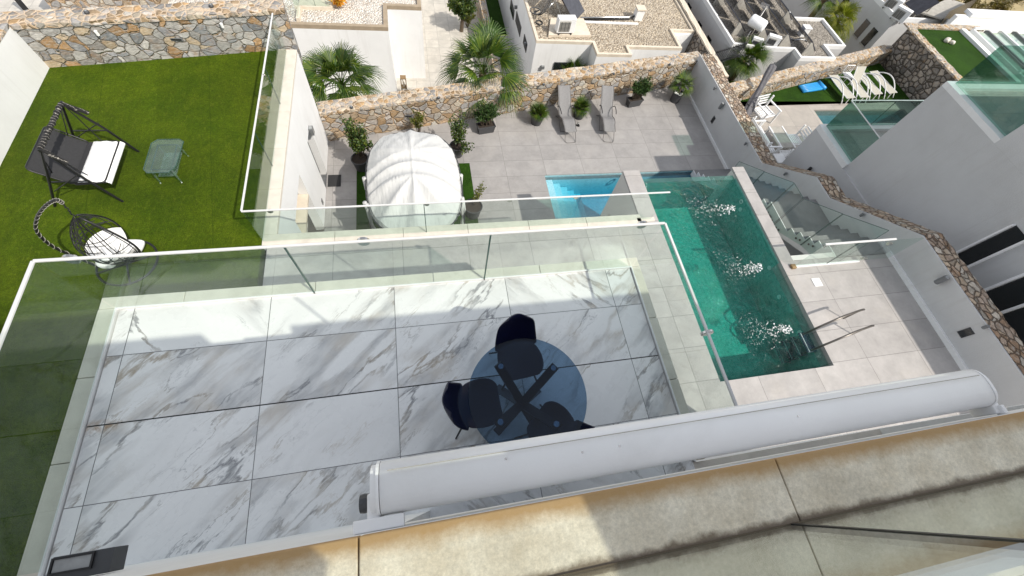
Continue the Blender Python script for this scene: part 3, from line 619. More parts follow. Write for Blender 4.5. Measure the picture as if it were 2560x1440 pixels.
# white wall of the lower storey with a doorway and a lit recess
lw_ = thing('white_wall', 'tall white wall below the lawn with a doorway and a lit recess', 'wall', (-2.75, 7.5, LO))
zt = DK - 0.05
wl = MB()
wl.box(-2.98, -2.757, 8.99, 10.22, LO - 0.1, zt); wl.box(-2.98, -2.757, 7.05, 8.38, LO - 0.1, zt); wl.box(-2.98, -2.757, 4.8, 5.75, LO - 0.1, zt)
wl.box(-2.98, -2.757, 8.38, 8.99, -3.97, zt); wl.box(-2.98, -2.757, 5.75, 7.05, -3.62, zt)
wl.build('wall', 'white', lw_, world=True)
MB().box(-3.9, -3.2, 5.5, 9.3, LO - 0.1, zt - 0.3).build('inner_wall', 'wallside', lw_, world=True)
MB().box(-3.2, -2.935, 8.385, 8.985, LO, -3.975).build('door', 'anth', lw_, world=True)
MB().box(-3.2, -2.76, 5.76, 7.04, -4.35, -4.28).build('recess_sill', 'creamcop', lw_, world=True)
MB().box(-3.2, -2.99, 5.76, 6.2, -4.28, -3.63).build('window_pane', 'window', lw_, world=True)
MB().box(-2.757, -2.742, 7.62, 7.72, -5.44, -5.27).build('vent_cover', 'grey_metal', lw_, world=True)
wlmp = thing('wall_lamp', 'grey box wall lamp on the white wall beside the doorway', 'lamp', (-2.757, 8.86, -4.02))
MB().box(0, 0.10, -0.07, 0.07, -0.10, 0.10).build('housing', 'grey_metal', wlmp, bevel=0.004)
MB().box(0.012, 0.088, -0.058, 0.058, 0.10, 0.106).build('lens', 'lampglass', wlmp)
MB().box(0.1, 0.103, -0.045, 0.045, -0.07, 0.07).build('front_lens', 'lampglass', wlmp)

# left white wall of the lawn, and the stone wall behind it
lwall = thing('white_wall', 'plain white garden wall along the left side of the lawn', 'wall', (-7.7, 6, DK))
MB().box(-7.95, -7.56, -0.3, 9.45, DK - 0.3, -1.92).build('wall', 'white', lwall, world=True)
MB().box(-7.97, -7.555, -0.3, 9.43, -1.918, -1.86).build('cap', 'stone_top', lwall, world=True)
def stonewall(label, base, t, z0, z1, face, top, capt=0.05, endcut=None):
    (x0, y0), (x1, y1) = base
    d = Vector((x1 - x0, y1 - y0)).normalized(); nrm = Vector((-d.y, d.x))
    th = thing('stone_wall', label, 'wall', ((x0 + x1) / 2, (y0 + y1) / 2, z0), math.atan2(d.y, d.x))
    L_ = math.hypot(x1 - x0, y1 - y0) / 2
    MB().box(-L_, L_, 0, t, -0.4, z1 - z0 - capt).build('wall_face', face, th)
    nn = 60
    def top_fn(u, v): return (-L_ + 2 * L_ * u, -0.025 + (t + 0.05) * v + 0.012 * math.sin(u * 97 + v * 5) * (1 if v in (0, 1) else 0.4), z1 - z0 + 0.012 * math.sin(u * 61 + v * 9) * math.sin(u * 23))
    m = MB().grid(top_fn, nn, 3)
    b = len(m.v); m.grid(lambda u, v: (-L_ + 2 * L_ * u, -0.025 + 0.012 * math.sin(u * 97), z1 - z0 - capt - 0.03 + v * (capt + 0.03 + 0.012 * math.sin(u * 61) * math.sin(u * 23))), nn, 1)
    m.grid(lambda u, v: (-L_ + 2 * L_ * u, t + 0.02, z1 - z0 - v * (capt + 0.1)), nn, 1)
    m.build('cap', top, th)
    return th
sw1 = stonewall('grey and rust stone wall at the back of the lawn', ((-7.75, 9.40), (-2.745, 10.265)), 0.42, DK, -1.90, 'stone_l', 'stone_top')
sw2 = stonewall('long warm stone wall behind the loungers of the lower patio', ((-2.74, 10.19), (10.5, 12.95)), 0.46, LO, -4.63, 'stone_w', 'stone_top')
def wall_light(label, group, p, wall=None):
    t = thing('wall_top_light', label, 'lamp', p, 0, group)
    MB().lathe([(0.045, 0), (0.048, 0.03), (0.035, 0.05)], n=14).build('housing', 'anth', t)
    MB().lathe([(0.022, 0.05), (0.02, 0.053)], n=12).build('lens', 'lampglass', t)
for (a, b), lb in (((650, 97), 'left one of two small round lights on the lawn wall top'), ((1575, 50), 'right one of two small round lights on the lawn wall top')):
    wall_light(lb, 'small round lights on the stone wall tops', G(*ZA(a, b), -1.89))
for k, ((a, b), lb) in enumerate((((717, 971), 'round light on the patio wall top left of the canopy'), ((1500, 885), 'round light on the patio wall top between the two big palms'))):
    wall_light(lb, 'small round lights on the stone wall tops', G(*ZB(a, b), -4.62))
for (a, b), lb in (((355, 765), 'round light on the patio wall top right of the largest palm'), ((985, 668), 'round light on the patio wall top behind the loungers'), ((1490, 585), 'round light on the patio wall top near its right end')):
    wall_light(lb, 'small round lights on the stone wall tops', G(*ZC(a, b), -4.62))
def spot(label, group, p, d):
    t = thing('wall_spotlight', label, 'lamp', p, 0, group); d = Vector(d)
    MB().tube([Vector((0, 0, 0)), d * 0.03], 0.018, 8).build('bracket', 'anth', t)
    c = d * 0.05
    MB().lathe([(0.03, -0.045), (0.032, 0.04), (0.024, 0.05)], c, 12).build('housing', 'pebble', t)
for (a, b), lb in (((762, 183), 'left small white spotlight on the grey stone wall of the lawn'), ((1674, 122), 'right small white spotlight on the grey stone wall of the lawn')):
    p = G(*ZA(a, b), -2.15); spot(lb, 'white spotlights on the lawn wall', (p.x, 9.40 + (p.x + 7.75) * 0.173 - 0.0, -2.12), (0, -1, 0))
for x, lb in ((-5.05, 'dark slot drain set in the stone wall of the lawn'), (-0.35, 'dark slot light set in the warm stone wall behind the canopy')):
    lawn_ = x < -3
    y = 9.40 + (x + 7.75) * 0.173 if lawn_ else 10.19 + (x + 2.74) * 0.2085
    z = DK + 0.42 if lawn_ else LO + 0.5
    t = thing('wall_slot', lb, 'vent', (x, y, z)); MB().box(-0.12, 0.12, -0.02, 0.04, -0.03, 0.03).build('frame', 'grey_metal', t); MB().box(-0.1, 0.1, -0.024, -0.02, -0.015, 0.015).build('opening', 'black', t)

# boundary wall on the right: white face, stone cap, stepping down with the stairs
BX = 10.15
bw = thing('boundary_wall', 'white boundary wall with stepped stone cap right of the pool stairs', 'wall', (BX, 6, LO))
prof = [(-0.8, -2.02), (3.36, -2.02), (5.36, -3.24), (6.06, -3.24), (7.66, -4.40), (12.93, -4.43)]
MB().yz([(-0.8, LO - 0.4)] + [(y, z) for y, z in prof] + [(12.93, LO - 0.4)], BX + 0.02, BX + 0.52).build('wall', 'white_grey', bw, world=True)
cp = MB()
for (ya, za), (yb, zb) in zip(prof, prof[1:]):
    n = max(1, int((yb - ya) / 0.12))
    def fn(u, v, ya=ya, za=za, yb=yb, zb=zb):
        y = ya + (yb - ya) * u
        wob = 0.012 * math.sin(y * 13.1) + 0.012 * math.sin(y * 29)
        return (BX + 0.0 + 0.05 + (0.50) * v + wob * (v > 0.99), y, za + (zb - za) * u + 0.006 + 0.02 * math.sin(PI * v) + 0.008 * math.sin(y * 17 + v * 7))
    cp.grid(fn, n, 4)
cp.build('stone_cap', 'stone_cap', bw, world=True)
MB().box(BX - 0.03, BX + 0.02, -0.3, 3.4, DK, DK + 0.10).build('skirting', 'white', bw, world=True)
MB().box(BX - 0.03, BX + 0.02, 8.2, 12.9, LO, LO + 0.09).build('skirting', 'white', bw, world=True)
def bspot(lb, px, py, kind):
    p = GX(px, py, BX); t = thing('wall_spotlight' if kind != 'grille' else 'wall_grille', lb, 'lamp' if kind != 'grille' else 'vent', (BX + 0.02, p.y, p.z), 0, 'fittings on the boundary wall')
    if kind == 'spot':
        MB().tube([(0, 0, 0), (-0.05, 0, 0)], 0.012, 8).build('bracket', 'anth', t)
        MB().lathe([(0.03, -0.05), (0.032, 0.05), (0.02, 0.055)], (-0.06, 0, 0), 12).build('housing', 'grey_metal', t)
    elif kind == 'big':
        MB().tube([(0, 0, 0), (-0.06, 0, 0)], 0.014, 8).build('bracket', 'anth', t)
        MB().lathe([(0.05, -0.11), (0.052, 0.11), (0.04, 0.115)], (-0.075, 0, 0), 14).build('housing', 'grey_metal', t)
        MB().lathe([(0.036, 0.115), (0.03, 0.12)], (-0.075, 0, 0), 14).build('lens', 'lampglass', t)
    else:
        MB().box(-0.012, 0, -0.07, 0.07, -0.12, 0.12).build('frame', 'anth', t); MB().box(-0.016, -0.012, -0.055, 0.055, -0.10, 0.10).build('louvre', 'window', t)
bspot('upper small spotlight on the shaded white wall above the lounger patio', *ZC(1903, 795), 'spot')
bspot('lower small spotlight on the white wall near the stair foot', *ZC(2183, 1293), 'spot')
bspot('round grey wall light on the white wall above the palm pot', *ZC(1967, 952), 'big')
bspot('dark grille in the white wall beside the lounger patio', *ZC(1878, 1078), 'grille')
bspot('small spotlight on the stair wall near its upper landing', *ZS(543, 243), 'spot')
bspot('small spotlight on the stair wall above the lower flight', *ZS(1173, 578), 'spot')
bspot('large cylindrical light on the cream wall of the pool deck', *ZS(1830, 1110), 'big')
bspot('dark grille in the cream wall above the pool deck', 2413, 832, 'grille')
bspot('small dark spotlight below the stone cap at far right', 2468, 817, 'spot')

# stairs from the pool deck down to the patio
st = thing('staircase', 'pale concrete stairs with landing from pool deck down to patio', 'stairs', (9.4, 3.5, DK))
SX = 8.80; prof2 = [(3.40, DK)]; y = 3.74; z = DK
prof2.append((y, z))
for k in range(5):
    z -= 0.15; prof2.append((y, z)); y += 0.222; prof2.append((y, z))
y += 0.72; prof2.append((y, z))
while z - 0.15 > LO:
    z -= 0.15; prof2.append((y, z)); y += 0.222; prof2.append((y, z))
prof2.append((y, LO)); und = [(y, LO - 0.05), (y - 0.3, LO - 0.05), (5.7, -3.95), (4.95, -3.95), (3.40, DK - 0.4)]
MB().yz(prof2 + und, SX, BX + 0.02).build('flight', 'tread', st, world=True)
MB().yz([(a, b - 0.001) for a, b in prof2] + und, SX - 0.02, SX).build('stringer', 'white', st, world=True)
MB().box(7.65, SX - 0.03, 3.43, 3.55, LO, DK).build('side_wall', 'wallside', st, world=True)
MB().box(7.9, SX, 3.55, 6.4, LO - 0.02, LO + 0.02).build('lower_floor', 'patio', st, world=True)

# sloping glass on the pool side of the stairs
gs = thing('stair_glass', 'sloping glass balustrade on the pool side of the stairs', 'railing', (SX, 5, DK))
nos = lambda y: DK - 0.08 - max(0, min(y, 4.85) - 3.74) * 0.676 - max(0, y - 5.57) * 0.676
def spane(ya, yb, za=None, zb=None):
    a0, b0 = nos(ya) - 0.25, nos(yb) - 0.25; a1 = nos(ya) + 0.85 if za is None else za; b1 = nos(yb) + 0.85 if zb is None else zb
    MB().yz([(ya, a0), (ya, a1), (yb, b1), (yb, b0)], SX - 0.045, SX - 0.033).build('glass_pane', 'glass', gs, world=True)
    MB().tube([(SX - 0.039, ya, a1), (SX - 0.039, yb, b1)], 0.007, 6).build('top_edge', 'glass_edge', gs, world=True)
    for yy, zz, z0 in ((ya, a1, a0), (yb, b1, b0)): MB().tube([(SX - 0.039, yy, z0), (SX - 0.039, yy, zz)], 0.005, 6).build('pane_edge', 'glass_edge', gs, world=True)
    for yy in (ya + 0.1, ya + 0.2, yb - 0.2, yb - 0.1):
        MB().lathe([(0.022, -0.008), (0.026, 0.0), (0.022, 0.008)], n=10).xform(Matrix.Translation((SX - 0.05, yy, nos(yy) - 0.12)) @ Matrix.Rotation(PI / 2, 4, 'Y')).build('fixing', 'darksteel', gs, world=True)
spane(3.30, 4.12, -1.60, -2.165); spane(4.135, 5.0, -2.17, -2.735); spane(5.03, 5.48, -2.745, -2.745); spane(5.50, 6.34, -2.745, -3.28); spane(6.355, 7.2, -3.28, -3.80)
rg = railing('short glass railing with white rail and gate at the top of the stairs', [(7.56, 3.27), (9.28, 3.27)], DK + 0.04, DK + 0.88, (2,), railw=0.04, topt=0.025)
MB().bar((7.56, 3.27, DK + 0.02), (9.28, 3.27, DK + 0.02), 0.045, 0.035).build('base_rail', 'alu', rg, world=True)
MB().bar((9.34, 3.27, DK + 0.45), (10.05, 3.27, DK + 0.45), 0.012, 0.80).build('gate_pane', 'glass', rg, world=True)
for z in (DK + 0.12, DK + 0.72): MB().box(9.26, 9.36, 3.24, 3.30, z - 0.03, z + 0.03).build('hinge', 'steel', rg, world=True)
MB().box(7.52, 7.62, 3.22, 3.32, DK, DK + 0.05).build('foot_bracket', 'brass', rg, world=True)

# raised green pool
gp = thing('raised_pool', 'raised pool lined with dark green mosaic, clear front over the patio', 'pool', (6.1, 3.5, DK))
b = MB(); zb = DK - 1.12
b.box(4.9, 7.35, 1.12, 5.80, zb - 0.06, zb); b.box(7.352, 7.40, 1.12, 5.80, zb, DK - 0.05); b.box(4.85, 4.898, 1.12, 5.80, zb, DK - 0.05); b.box(4.9, 7.35, 1.07, 1.118, zb, DK - 0.05)
b.build('basin', 'pool_g', gp, world=True)
MB().box(4.9, 7.35, 5.80, 5.92, -4.42, DK - 0.09).build('clear_front', 'acrylic', gp, world=True)
MB().box(4.5, 7.66, 1.0, 5.80, -4.46, zb - 0.07).build('underside', 'white', gp, world=True)
MB().box(4.5, 4.848, 4.62, 6.10, -4.46, DK - 0.05).build('left_wall', 'wallside', gp, world=True)
MB().box(7.402, 7.66, 3.42, 6.10, -4.46, DK - 0.05).build('right_wall', 'wallside', gp, world=True)
c = MB()
for y0, y1 in ((4.62, 5.35), (5.35, 6.11)): c.box(4.49, 4.90, y0 + .002, y1 - .002, DK - 0.05, DK + 0.004)
c.build('coping', 'deck', gp, world=True, bevel=0.005); c = MB()
for y0, y1 in ((3.42, 3.9), (3.9, 4.65), (4.65, 5.4), (5.4, 6.11)): c.box(7.35, 7.67, y0 + .002, y1 - .002, DK - 0.05, DK + 0.004)
c.build('coping', 'deck', gp, world=True, bevel=0.005)
for k, p in enumerate(((5.21, -3.0), (5.08, -3.13), (3.46, -3.13), (2.79, -3.24), (1.93, -3.17))):
    m = MB().lathe([(0.05, -0.006), (0.05, 0.004), (0.02, 0.008)] if k else [(0.055, 0), (0.052, 0.012), (0.03, 0.012), (0.03, 0.0)], n=16, cap=bool(k))
    m.xform(Matrix.Translation((7.345, p[0], p[1])) @ Matrix.Rotation(-PI / 2, 4, 'Y')).build('inlet', 'inlet', gp, world=True)
def wavy(x0, x1, y0, y1, z, amp, n, zb_):
    def fn(u, v):
        x = x0 + (x1 - x0) * u; y = y0 + (y1 - y0) * v
        return (x, y, z + amp * (math.sin(x * 9 + y * 4 + 2 * math.sin(y * 3)) + 0.6 * math.sin(y * 13 - x * 5) + 0.5 * math.sin(x * 21 + y * 17)))
    ny = int(n * (y1 - y0) / (x1 - x0)); m = MB().grid(fn, n, ny); k = len(m.v); w_ = n + 1
    per = list(range(n)) + [j * w_ + n for j in range(ny)] + [ny * w_ + i for i in range(n, 0, -1)] + [j * w_ for j in range(ny, 0, -1)]
    for i in per: m.v.append((m.v[i][0], m.v[i][1], zb_))
    q = len(per); m.f += [(per[i], k + i, k + (i + 1) % q, per[(i + 1) % q]) for i in range(q)] + [tuple(k + i for i in range(q))[::-1]]
    return m
struct('pool_water', wavy(4.901, 7.349, 1.121, 5.799, DK - 0.09, 0.006, 60, DK - 1.10), 'water_g')
# foam of the three jets
def foam(lb, tip, ln, sx):
    m = MB(); rnd = random.Random(int(tip[1] * 100))
    for k in range(280):
        u = rnd.random() ** 0.75; sp = 0.05 + u * sx
        x = -u * ln + rnd.gauss(0, 0.03); y = rnd.gauss(0, sp * 0.55); s_ = rnd.uniform(0.003, 0.011) * (1.25 - 0.75 * u)
        a = rnd.uniform(0, PI); st_ = rnd.uniform(1.5, 6.0)
        ux, uy = math.cos(a) * s_ * st_, math.sin(a) * s_ * st_; vx, vy = -math.sin(a) * s_ * 0.5, math.cos(a) * s_ * 0.5
        h = 0.012 + 0.02 * rnd.random() * (1 - u)
        m.add([(x - ux, y - uy, h), (x + vx, y + vy, h + 0.008), (x + ux, y + uy, h), (x - vx, y - vy, h + 0.004)], [(0, 1, 2, 3)])
    for k in range(28):
        u = rnd.random() ** 1.8; x = -u * ln * 0.4; y = rnd.gauss(0, 0.035 + u * 0.08); s_ = rnd.uniform(0.008, 0.02)
        m.lathe([(s_, 0), (s_ * 0.7, s_ * 0.6), (0.001, s_)], (x, y, 0.006), 6)
    o = m.build('foam', 'foam'); o.location = (tip[0], tip[1], DK - 0.085); tag(o, lb, 'water splash', 'foaming jets in the green pool', 'stuff')
foam('white water jet nearest the clear front of the green pool', (6.92, 4.95), 1.1, 0.42)
foam('middle white water jet of the green pool', (6.92, 3.38), 1.0, 0.38)
foam('white water jet beside the pool ladder', (6.90, 1.95), 1.1, 0.42)
tag(MB().box(7.86, 8.06, 2.77, 2.96, DK, DK + 0.012).build('skimmer_lid', 'whitepaint', bevel=0.003), 'square white skimmer lid in the deck right of the green pool', 'lid')
# ladder
ld = thing('pool_ladder', 'steel pool ladder with two long handrails at the green pool', 'ladder', (7.35, 1.7, DK))
for yy in (1.84, 1.50):
    pts = [(7.22, yy, DK - 0.95), (7.22, yy, DK - 0.1), (7.22, yy, DK + 0.02)] + arc((7.22, yy, DK + 0.02), (7.24, yy, DK + 0.42), (7.70, yy + 0.1, DK + 0.44), 8)[1:] + [(8.10, yy + 0.17, DK + 0.44), (8.18, yy + 0.18, DK + 0.42)]
    MB().tube(pts, 0.021, 10).build('handrail', 'darksteel', ld, world=True, smooth=True)
    MB().tube([(8.10, yy + 0.17, DK + 0.44), (8.12, yy + 0.17, DK)], 0.012, 8).build('rail_post', 'darksteel', ld, world=True)
for k in range(4):
    MB().box(7.12, 7.34, 1.46, 1.88, DK - 0.20 - 0.24 * k, DK - 0.175 - 0.24 * k).build('step', 'black_plas', ld, world=True, bevel=0.006)
    MB().box(7.155, 7.165, 1.47, 1.87, DK - 0.175 - 0.24 * k, DK - 0.170 - 0.24 * k).build('step_strip', 'pebble', ld, world=True)

# blue pool in the patio
bp = thing('patio_pool', 'light blue mosaic pool with steps at its left end in the patio', 'pool', (6.4, 7, LO))
zb = LO - 1.3
b = MB(); b.box(PX0, PX1, PY0, PY1, zb - 0.05, zb)
b.box(PX0 - 0.05, PX0 - 0.002, PY0, PY1, zb, LO - 0.02); b.box(PX1 + 0.002, PX1 + 0.05, PY0, PY1, zb, LO - 0.02); b.box(PX0, PX1, PY1 + 0.002, PY1 + 0.05, zb, LO - 0.02); b.box(PX0, PX1, PY0 - 0.05, PY0 - 0.002, zb, LO - 0.02)
b.build('basin', 'pool_b', bp, world=True)
for k in range(5): MB().box(PX0 + 0.002 + 0.29 * k, PX0 + 0.29 * (k + 1), PY0 + 0.003, PY1 - 0.02, zb + 0.002, LO - 0.20 - 0.19 * k).build('step', 'pool_b', bp, world=True, bevel=0.01)
MB().box(PX0 + 0.003, PX1 - 0.003, PY1 - 0.012, PY1 - 0.002, LO - 0.10, LO - 0.03).build('waterline_band', 'pool_n', bp, world=True)
MB().lathe([(0.10, 0), (0.10, 0.012), (0.06, 0.012), (0.06, 0)], (6.35, 8.35, LO - 0.07), 20, cap=False).build('skimmer_ring', 'pebble', bp, world=True)
struct('pool_water', wavy(PX0 + .001, PX1 - .001, PY0 + .001, PY1 - .013, LO - 0.08, 0.003, 60, LO - 1.29), 'water_b')

# ================================================================== ON THE BALCONY
# awning cassette on the facade
aw = thing('awning', 'long white rolled-up awning cassette mounted below the roof edge', 'awning', (1.3, 0.07, 2.42))
prof = []
cy, cz = 0.072, 2.425
for k in range(28):
    a = 2 * PI * k / 28; ca, sa = math.cos(a), math.sin(a); e = 0.72
    prof.append((cy + 0.083 * math.copysign(abs(ca) ** e, ca), cz + 0.075 * math.copysign(abs(sa) ** e, sa)))
MB().yz(prof, -0.225, 2.33).build('cassette', 'awning', aw, world=True, smooth=False, bevel=0.0)
o = aw.children[0]; o.data.polygons.foreach_set('use_smooth', [len(p.vertices) == 4 for p in o.data.polygons])
for x in (-0.225, 2.33):
    sgn = -1 if x < 0 else 1; m = MB()
    m.yz([(cy + (p[0] - cy) * 1.02, cz + (p[1] - cz) * 1.02) for p in prof], x + sgn * 0.002, x + sgn * 0.012)
    m.yz([(cy + (p[0] - cy) * 0.9, cz + (p[1] - cz) * 0.9) for p in prof], x + sgn * 0.012, x + sgn * 0.03)
    m.build('end_cap', 'alu', aw, world=True)
m = MB(); m.tube([(-0.2, 0.118, 2.500), (2.31, 0.118, 2.500)], 0.0015, 6); m.build('seam', 'concrete', aw, world=True)
for x in (-0.25, 2.355):
    s = 1 if x > 0 else -1
    MB().box(x - 0.02, x + 0.02, -0.045, 0.06, 2.36, 2.46).build('bracket', 'alu', aw, world=True, bevel=0.006)
    MB().box(x - 0.06 * (s < 0), x + 0.075 * (s < 0) + 0.02, -0.049, -0.012, 2.44, 2.475).build('bracket_foot', 'alu', aw, world=True, bevel=0.004)
    MB().lathe([(0.028, -0.014), (0.03, 0.0), (0.028, 0.014)], n=12).xform(Matrix.Translation((x + s * 0.035, 0.035, 2.41)) @ Matrix.Rotation(PI / 2, 4, 'Y')).build('gear_housing', 'anth', aw, world=True)
for x in (0.19, 0.46, 0.60, 1.35): MB().lathe([(0.004, 0), (0.003, 0.002)], (x, 0.075 + 0.02 * (x < .3), 2.4995), 8).build('screw_cap', 'steel', aw, world=True)
# box wall lamp at the bottom left
wl2 = thing('wall_lamp', 'dark box wall lamp with frosted lens on the facade, bottom left', 'lamp', (-1.63, -0.045, 1.55))
MB().box(-0.12, 0.115, 0.0, 0.098, -0.05, 0.046).build('housing', 'anth', wl2, bevel=0.003)
fr = MB().ringcoping([(-0.118, 0.028), (0.045, 0.028), (0.045, 0.094), (-0.118, 0.094)], 0.008, 0.044, 0.056); fr.build('rim', 'black', wl2)
MB().box(-0.108, 0.036, 0.037, 0.085, 0.046, 0.050).build('lens', 'lampglass', wl2)

# round glass table
tb = thing('round_table', 'round blue smoked glass table on crossed black plank legs', 'table', (0.69, 0.67, 0))
th_ = 0.62
MB().lathe([(0.492, 0.61), (0.497, 0.614), (0.497, 0.618), (0.492, 0.622)], n=72).build('tabletop', 'glass_blue', tb)
discs = [(0.50, 0.95), (0.95, 0.88), (0.43, 0.50), (0.88, 0.42)]
for k, (x, y) in enumerate(discs):
    dx, dy = x - 0.69, y - 0.68; L_ = math.hypot(dx, dy); ux, uy = dx / L_, dy / L_
    top = (dx + ux * 0.035, dy + uy * 0.035, 0.585); bot = (-dx * 0.9, -dy * 0.9, 0.0)
    MB().bar(top, bot, 0.085, 0.03, (uy * -1, ux, 0)).xform(Matrix.Identity(4)).build('leg', 'black_plas', tb) if False else None
    # each plank slants through the middle to the opposite foot
    d = Vector(bot) - Vector(top); side = Vector((-uy, ux, 0)); nn = d.cross(side).normalized()
    MB().obox((Vector(top) + Vector(bot)) / 2 + side * (0.0), d / 2, side * 0.038, nn * 0.011).build('leg', 'black_plas', tb)
    MB().lathe([(0.022, 0.592), (0.024, 0.602), (0.024, 0.6095)], (dx, dy, 0), 20).build('glass_mount', 'steel', tb)
# shell chairs
def chair():
    t = thing('shell_chair', 'x', 'chair')
    def shell(u, v):           # v: 0 front of the seat .. 1 top of the back
        if v < 0.5: s = v / 0.5; y = 0.19 - 0.36 * s; z = 0.385 - 0.03 * math.sin(PI * s * 0.9); wd = 0.175 + 0.035 * math.sin(PI * min(1, s * 1.1))
        else:
            s = (v - 0.5) / 0.5; y = -0.17 - 0.10 * math.sin(s * PI / 2) - 0.03 * s; z = 0.375 + 0.36 * s ** 1.15; wd = 0.205 - 0.055 * s ** 1.6
        e = 1.0
        if v < 0.12: e = math.sqrt(max(0.0, 1 - ((0.12 - v) / 0.12) ** 2)) * 0.25 + 0.75
        if v > 0.86: e = math.sqrt(max(0.0, 1 - ((v - 0.86) / 0.145) ** 2)) * 0.55 + 0.45
        x = (u * 2 - 1) * wd * e
        k = (u * 2 - 1) ** 2
        if v < 0.5: z += 0.05 * k * math.sin(PI * min(1, v / 0.5 + 0.1))
        y += (0.055 * k if v > 0.4 else 0) * (1 if v > 0.5 else (v - 0.4) / 0.1)
        return (x, y, z)
    MB().grid(shell, 14, 28).build('seat_shell', 'black_plas', t, smooth=True, solid=0.012, sub=1)
    for sx in (-1, 1):
        for sy in (-1, 1):
            MB().tube([(sx * 0.08, sy * 0.09 - 0.01, 0.36), (sx * 0.20, sy * 0.21 - 0.01, 0.0)], [0.011, 0.008], 8).build('leg', 'black', t)
    return t
c1 = chair(); c1.location = (0.715, 1.055, 0); c1.rotation_euler = (0, 0, PI + 0.10); tag(c1, 'black shell chair at the far side of the round glass table', 'chair', 'black shell chairs round the glass table')
dup(c1, (0.29, 0.70, 0), -PI / 2 + 0.05, 'black shell chair sticking out left of the round glass table')
dup(c1, (0.90, 0.40, 0), PI / 4 - 0.05, 'black shell chair under the glass table, half hidden by the awning')

# ================================================================== ON THE LAWN
sb = thing('swing_bench', 'black garden swing bench with zebra wrapped beam and white seat cushion', 'swing', (-5.9, 6.45, DK))
apx = (-5.80, DK + 1.22)
def W(*p): return Vector(p) - Vector((0, 0, 0))
for yy, dy in ((6.86, 0.22), (5.84, -0.12)):
    top = (-5.80, yy, DK + 1.22)
    for xf in (-6.45, -5.42):
        MB().tube([top, ((xf - 5.80) / 2 * 1.0 + (-5.80 - xf) * 0 + 0.0 if False else (xf + -5.80) / 2, yy + dy * 0.5, DK + 0.60), (xf, yy + dy * (1.0 if xf < -6 else 0.6), DK + 0.0)], 0.021, 8).build('leg', 'black', sb, world=True)
    MB().tube([(-6.13, yy + dy * .5, DK + 0.55), (-5.58, yy + dy * .5, DK + 0.55)], 0.012, 6).build('cross_brace', 'black', sb, world=True)
    MB().tube([(-6.22, yy + dy * .7, DK + 0.35), (-5.62, yy + dy * .5, DK + 0.72)], 0.009, 6).build('cross_brace', 'black', sb, world=True)
    for xa, xb in ((-5.83, -6.16), (-5.77, -5.66)):
        MB().tube([(xa, yy - 0.02, DK + 1.2), (xb, yy - math.copysign(0.10, dy), DK + 0.50)], 0.008, 6).build('hanger', 'black', sb, world=True)
    MB().tube(arc(top, (-5.80, yy, DK + 1.22), (-5.62, yy + dy * .4, DK + 0.95), 4), 0.034, 8).build('beam_wrap', 'zebra', sb, world=True)
MB().tube([(-5.80, 5.80, DK + 1.22), (-5.80, 6.90, DK + 1.22)], 0.022, 10).build('beam', 'black', sb, world=True)
MB().tube([(-5.80, 5.84 + 0.05 * k, DK + 1.22 + 0.008 * math.sin(k * 2.1)) for k in range(21)], [0.036 + 0.008 * math.sin(k * 2.9) for k in range(21)], 9).build('beam_wrap', 'zebra', sb, world=True, smooth=True)
def rr(y0, y1, x0, x1, z0, z1, r=0.06): # rounded frame rectangle between two heights
    P = []
    for cx, cy_, a0 in ((x1 - r, y1 - r, 0), (x0 + r, y1 - r, PI / 2), (x0 + r, y0 + r, PI), (x1 - r, y0 + r, 1.5 * PI)):
        for k in range(5):
            a = a0 + k * PI / 8; xx = cx + r * math.cos(a); P.append((xx, cy_ + r * math.sin(a), z0 + (z1 - z0) * (xx - x0) / (x1 - x0)))
    return P
MB().tube(rr(5.82, 6.80, -5.90, -5.42, DK + 0.42, DK + 0.46), 0.014, 8, True).build('seat_frame', 'black', sb, world=True, smooth=True)
MB().tube(rr(5.82, 6.80, -6.30, -5.90, DK + 0.82, DK + 0.44), 0.014, 8, True).build('back_frame', 'black', sb, world=True, smooth=True)
MB().grid(lambda u, v: (-6.29 + 0.40 * u, 5.84 + 0.94 * v, DK + 0.82 - 0.39 * u - 0.03 * math.sin(PI * u)), 8, 8).build('backrest', 'black_fab', sb, world=True, solid=0.01)
rn = random.Random(3)
MB().grid(lambda u, v: (-5.82 + 0.39 * u, 5.83 + 0.96 * v, DK + 0.465 + 0.06 * (1 - abs(2 * u - 1) ** 4) * (1 - abs(2 * v - 1) ** 6) + 0.010 * math.sin(v * 38 + 3 * math.sin(u * 5)) * math.sin(u * 3.1) + rn.uniform(-.004, .004)), 22, 40).build('seat_cushion', 'cushion', sb, world=True, smooth=True)
MB().grid(lambda u, v: (-5.41 + 0.05 * math.sin(u * 2), 5.83 + 0.96 * v, DK + 0.46 - 0.07 * u), 4, 20).build('valance', 'cushion', sb, world=True, smooth=True)
MB().box(-5.95, -5.42, 5.83, 6.79, DK + 0.43, DK + 0.455).build('seat_base', 'black_fab', sb, world=True)

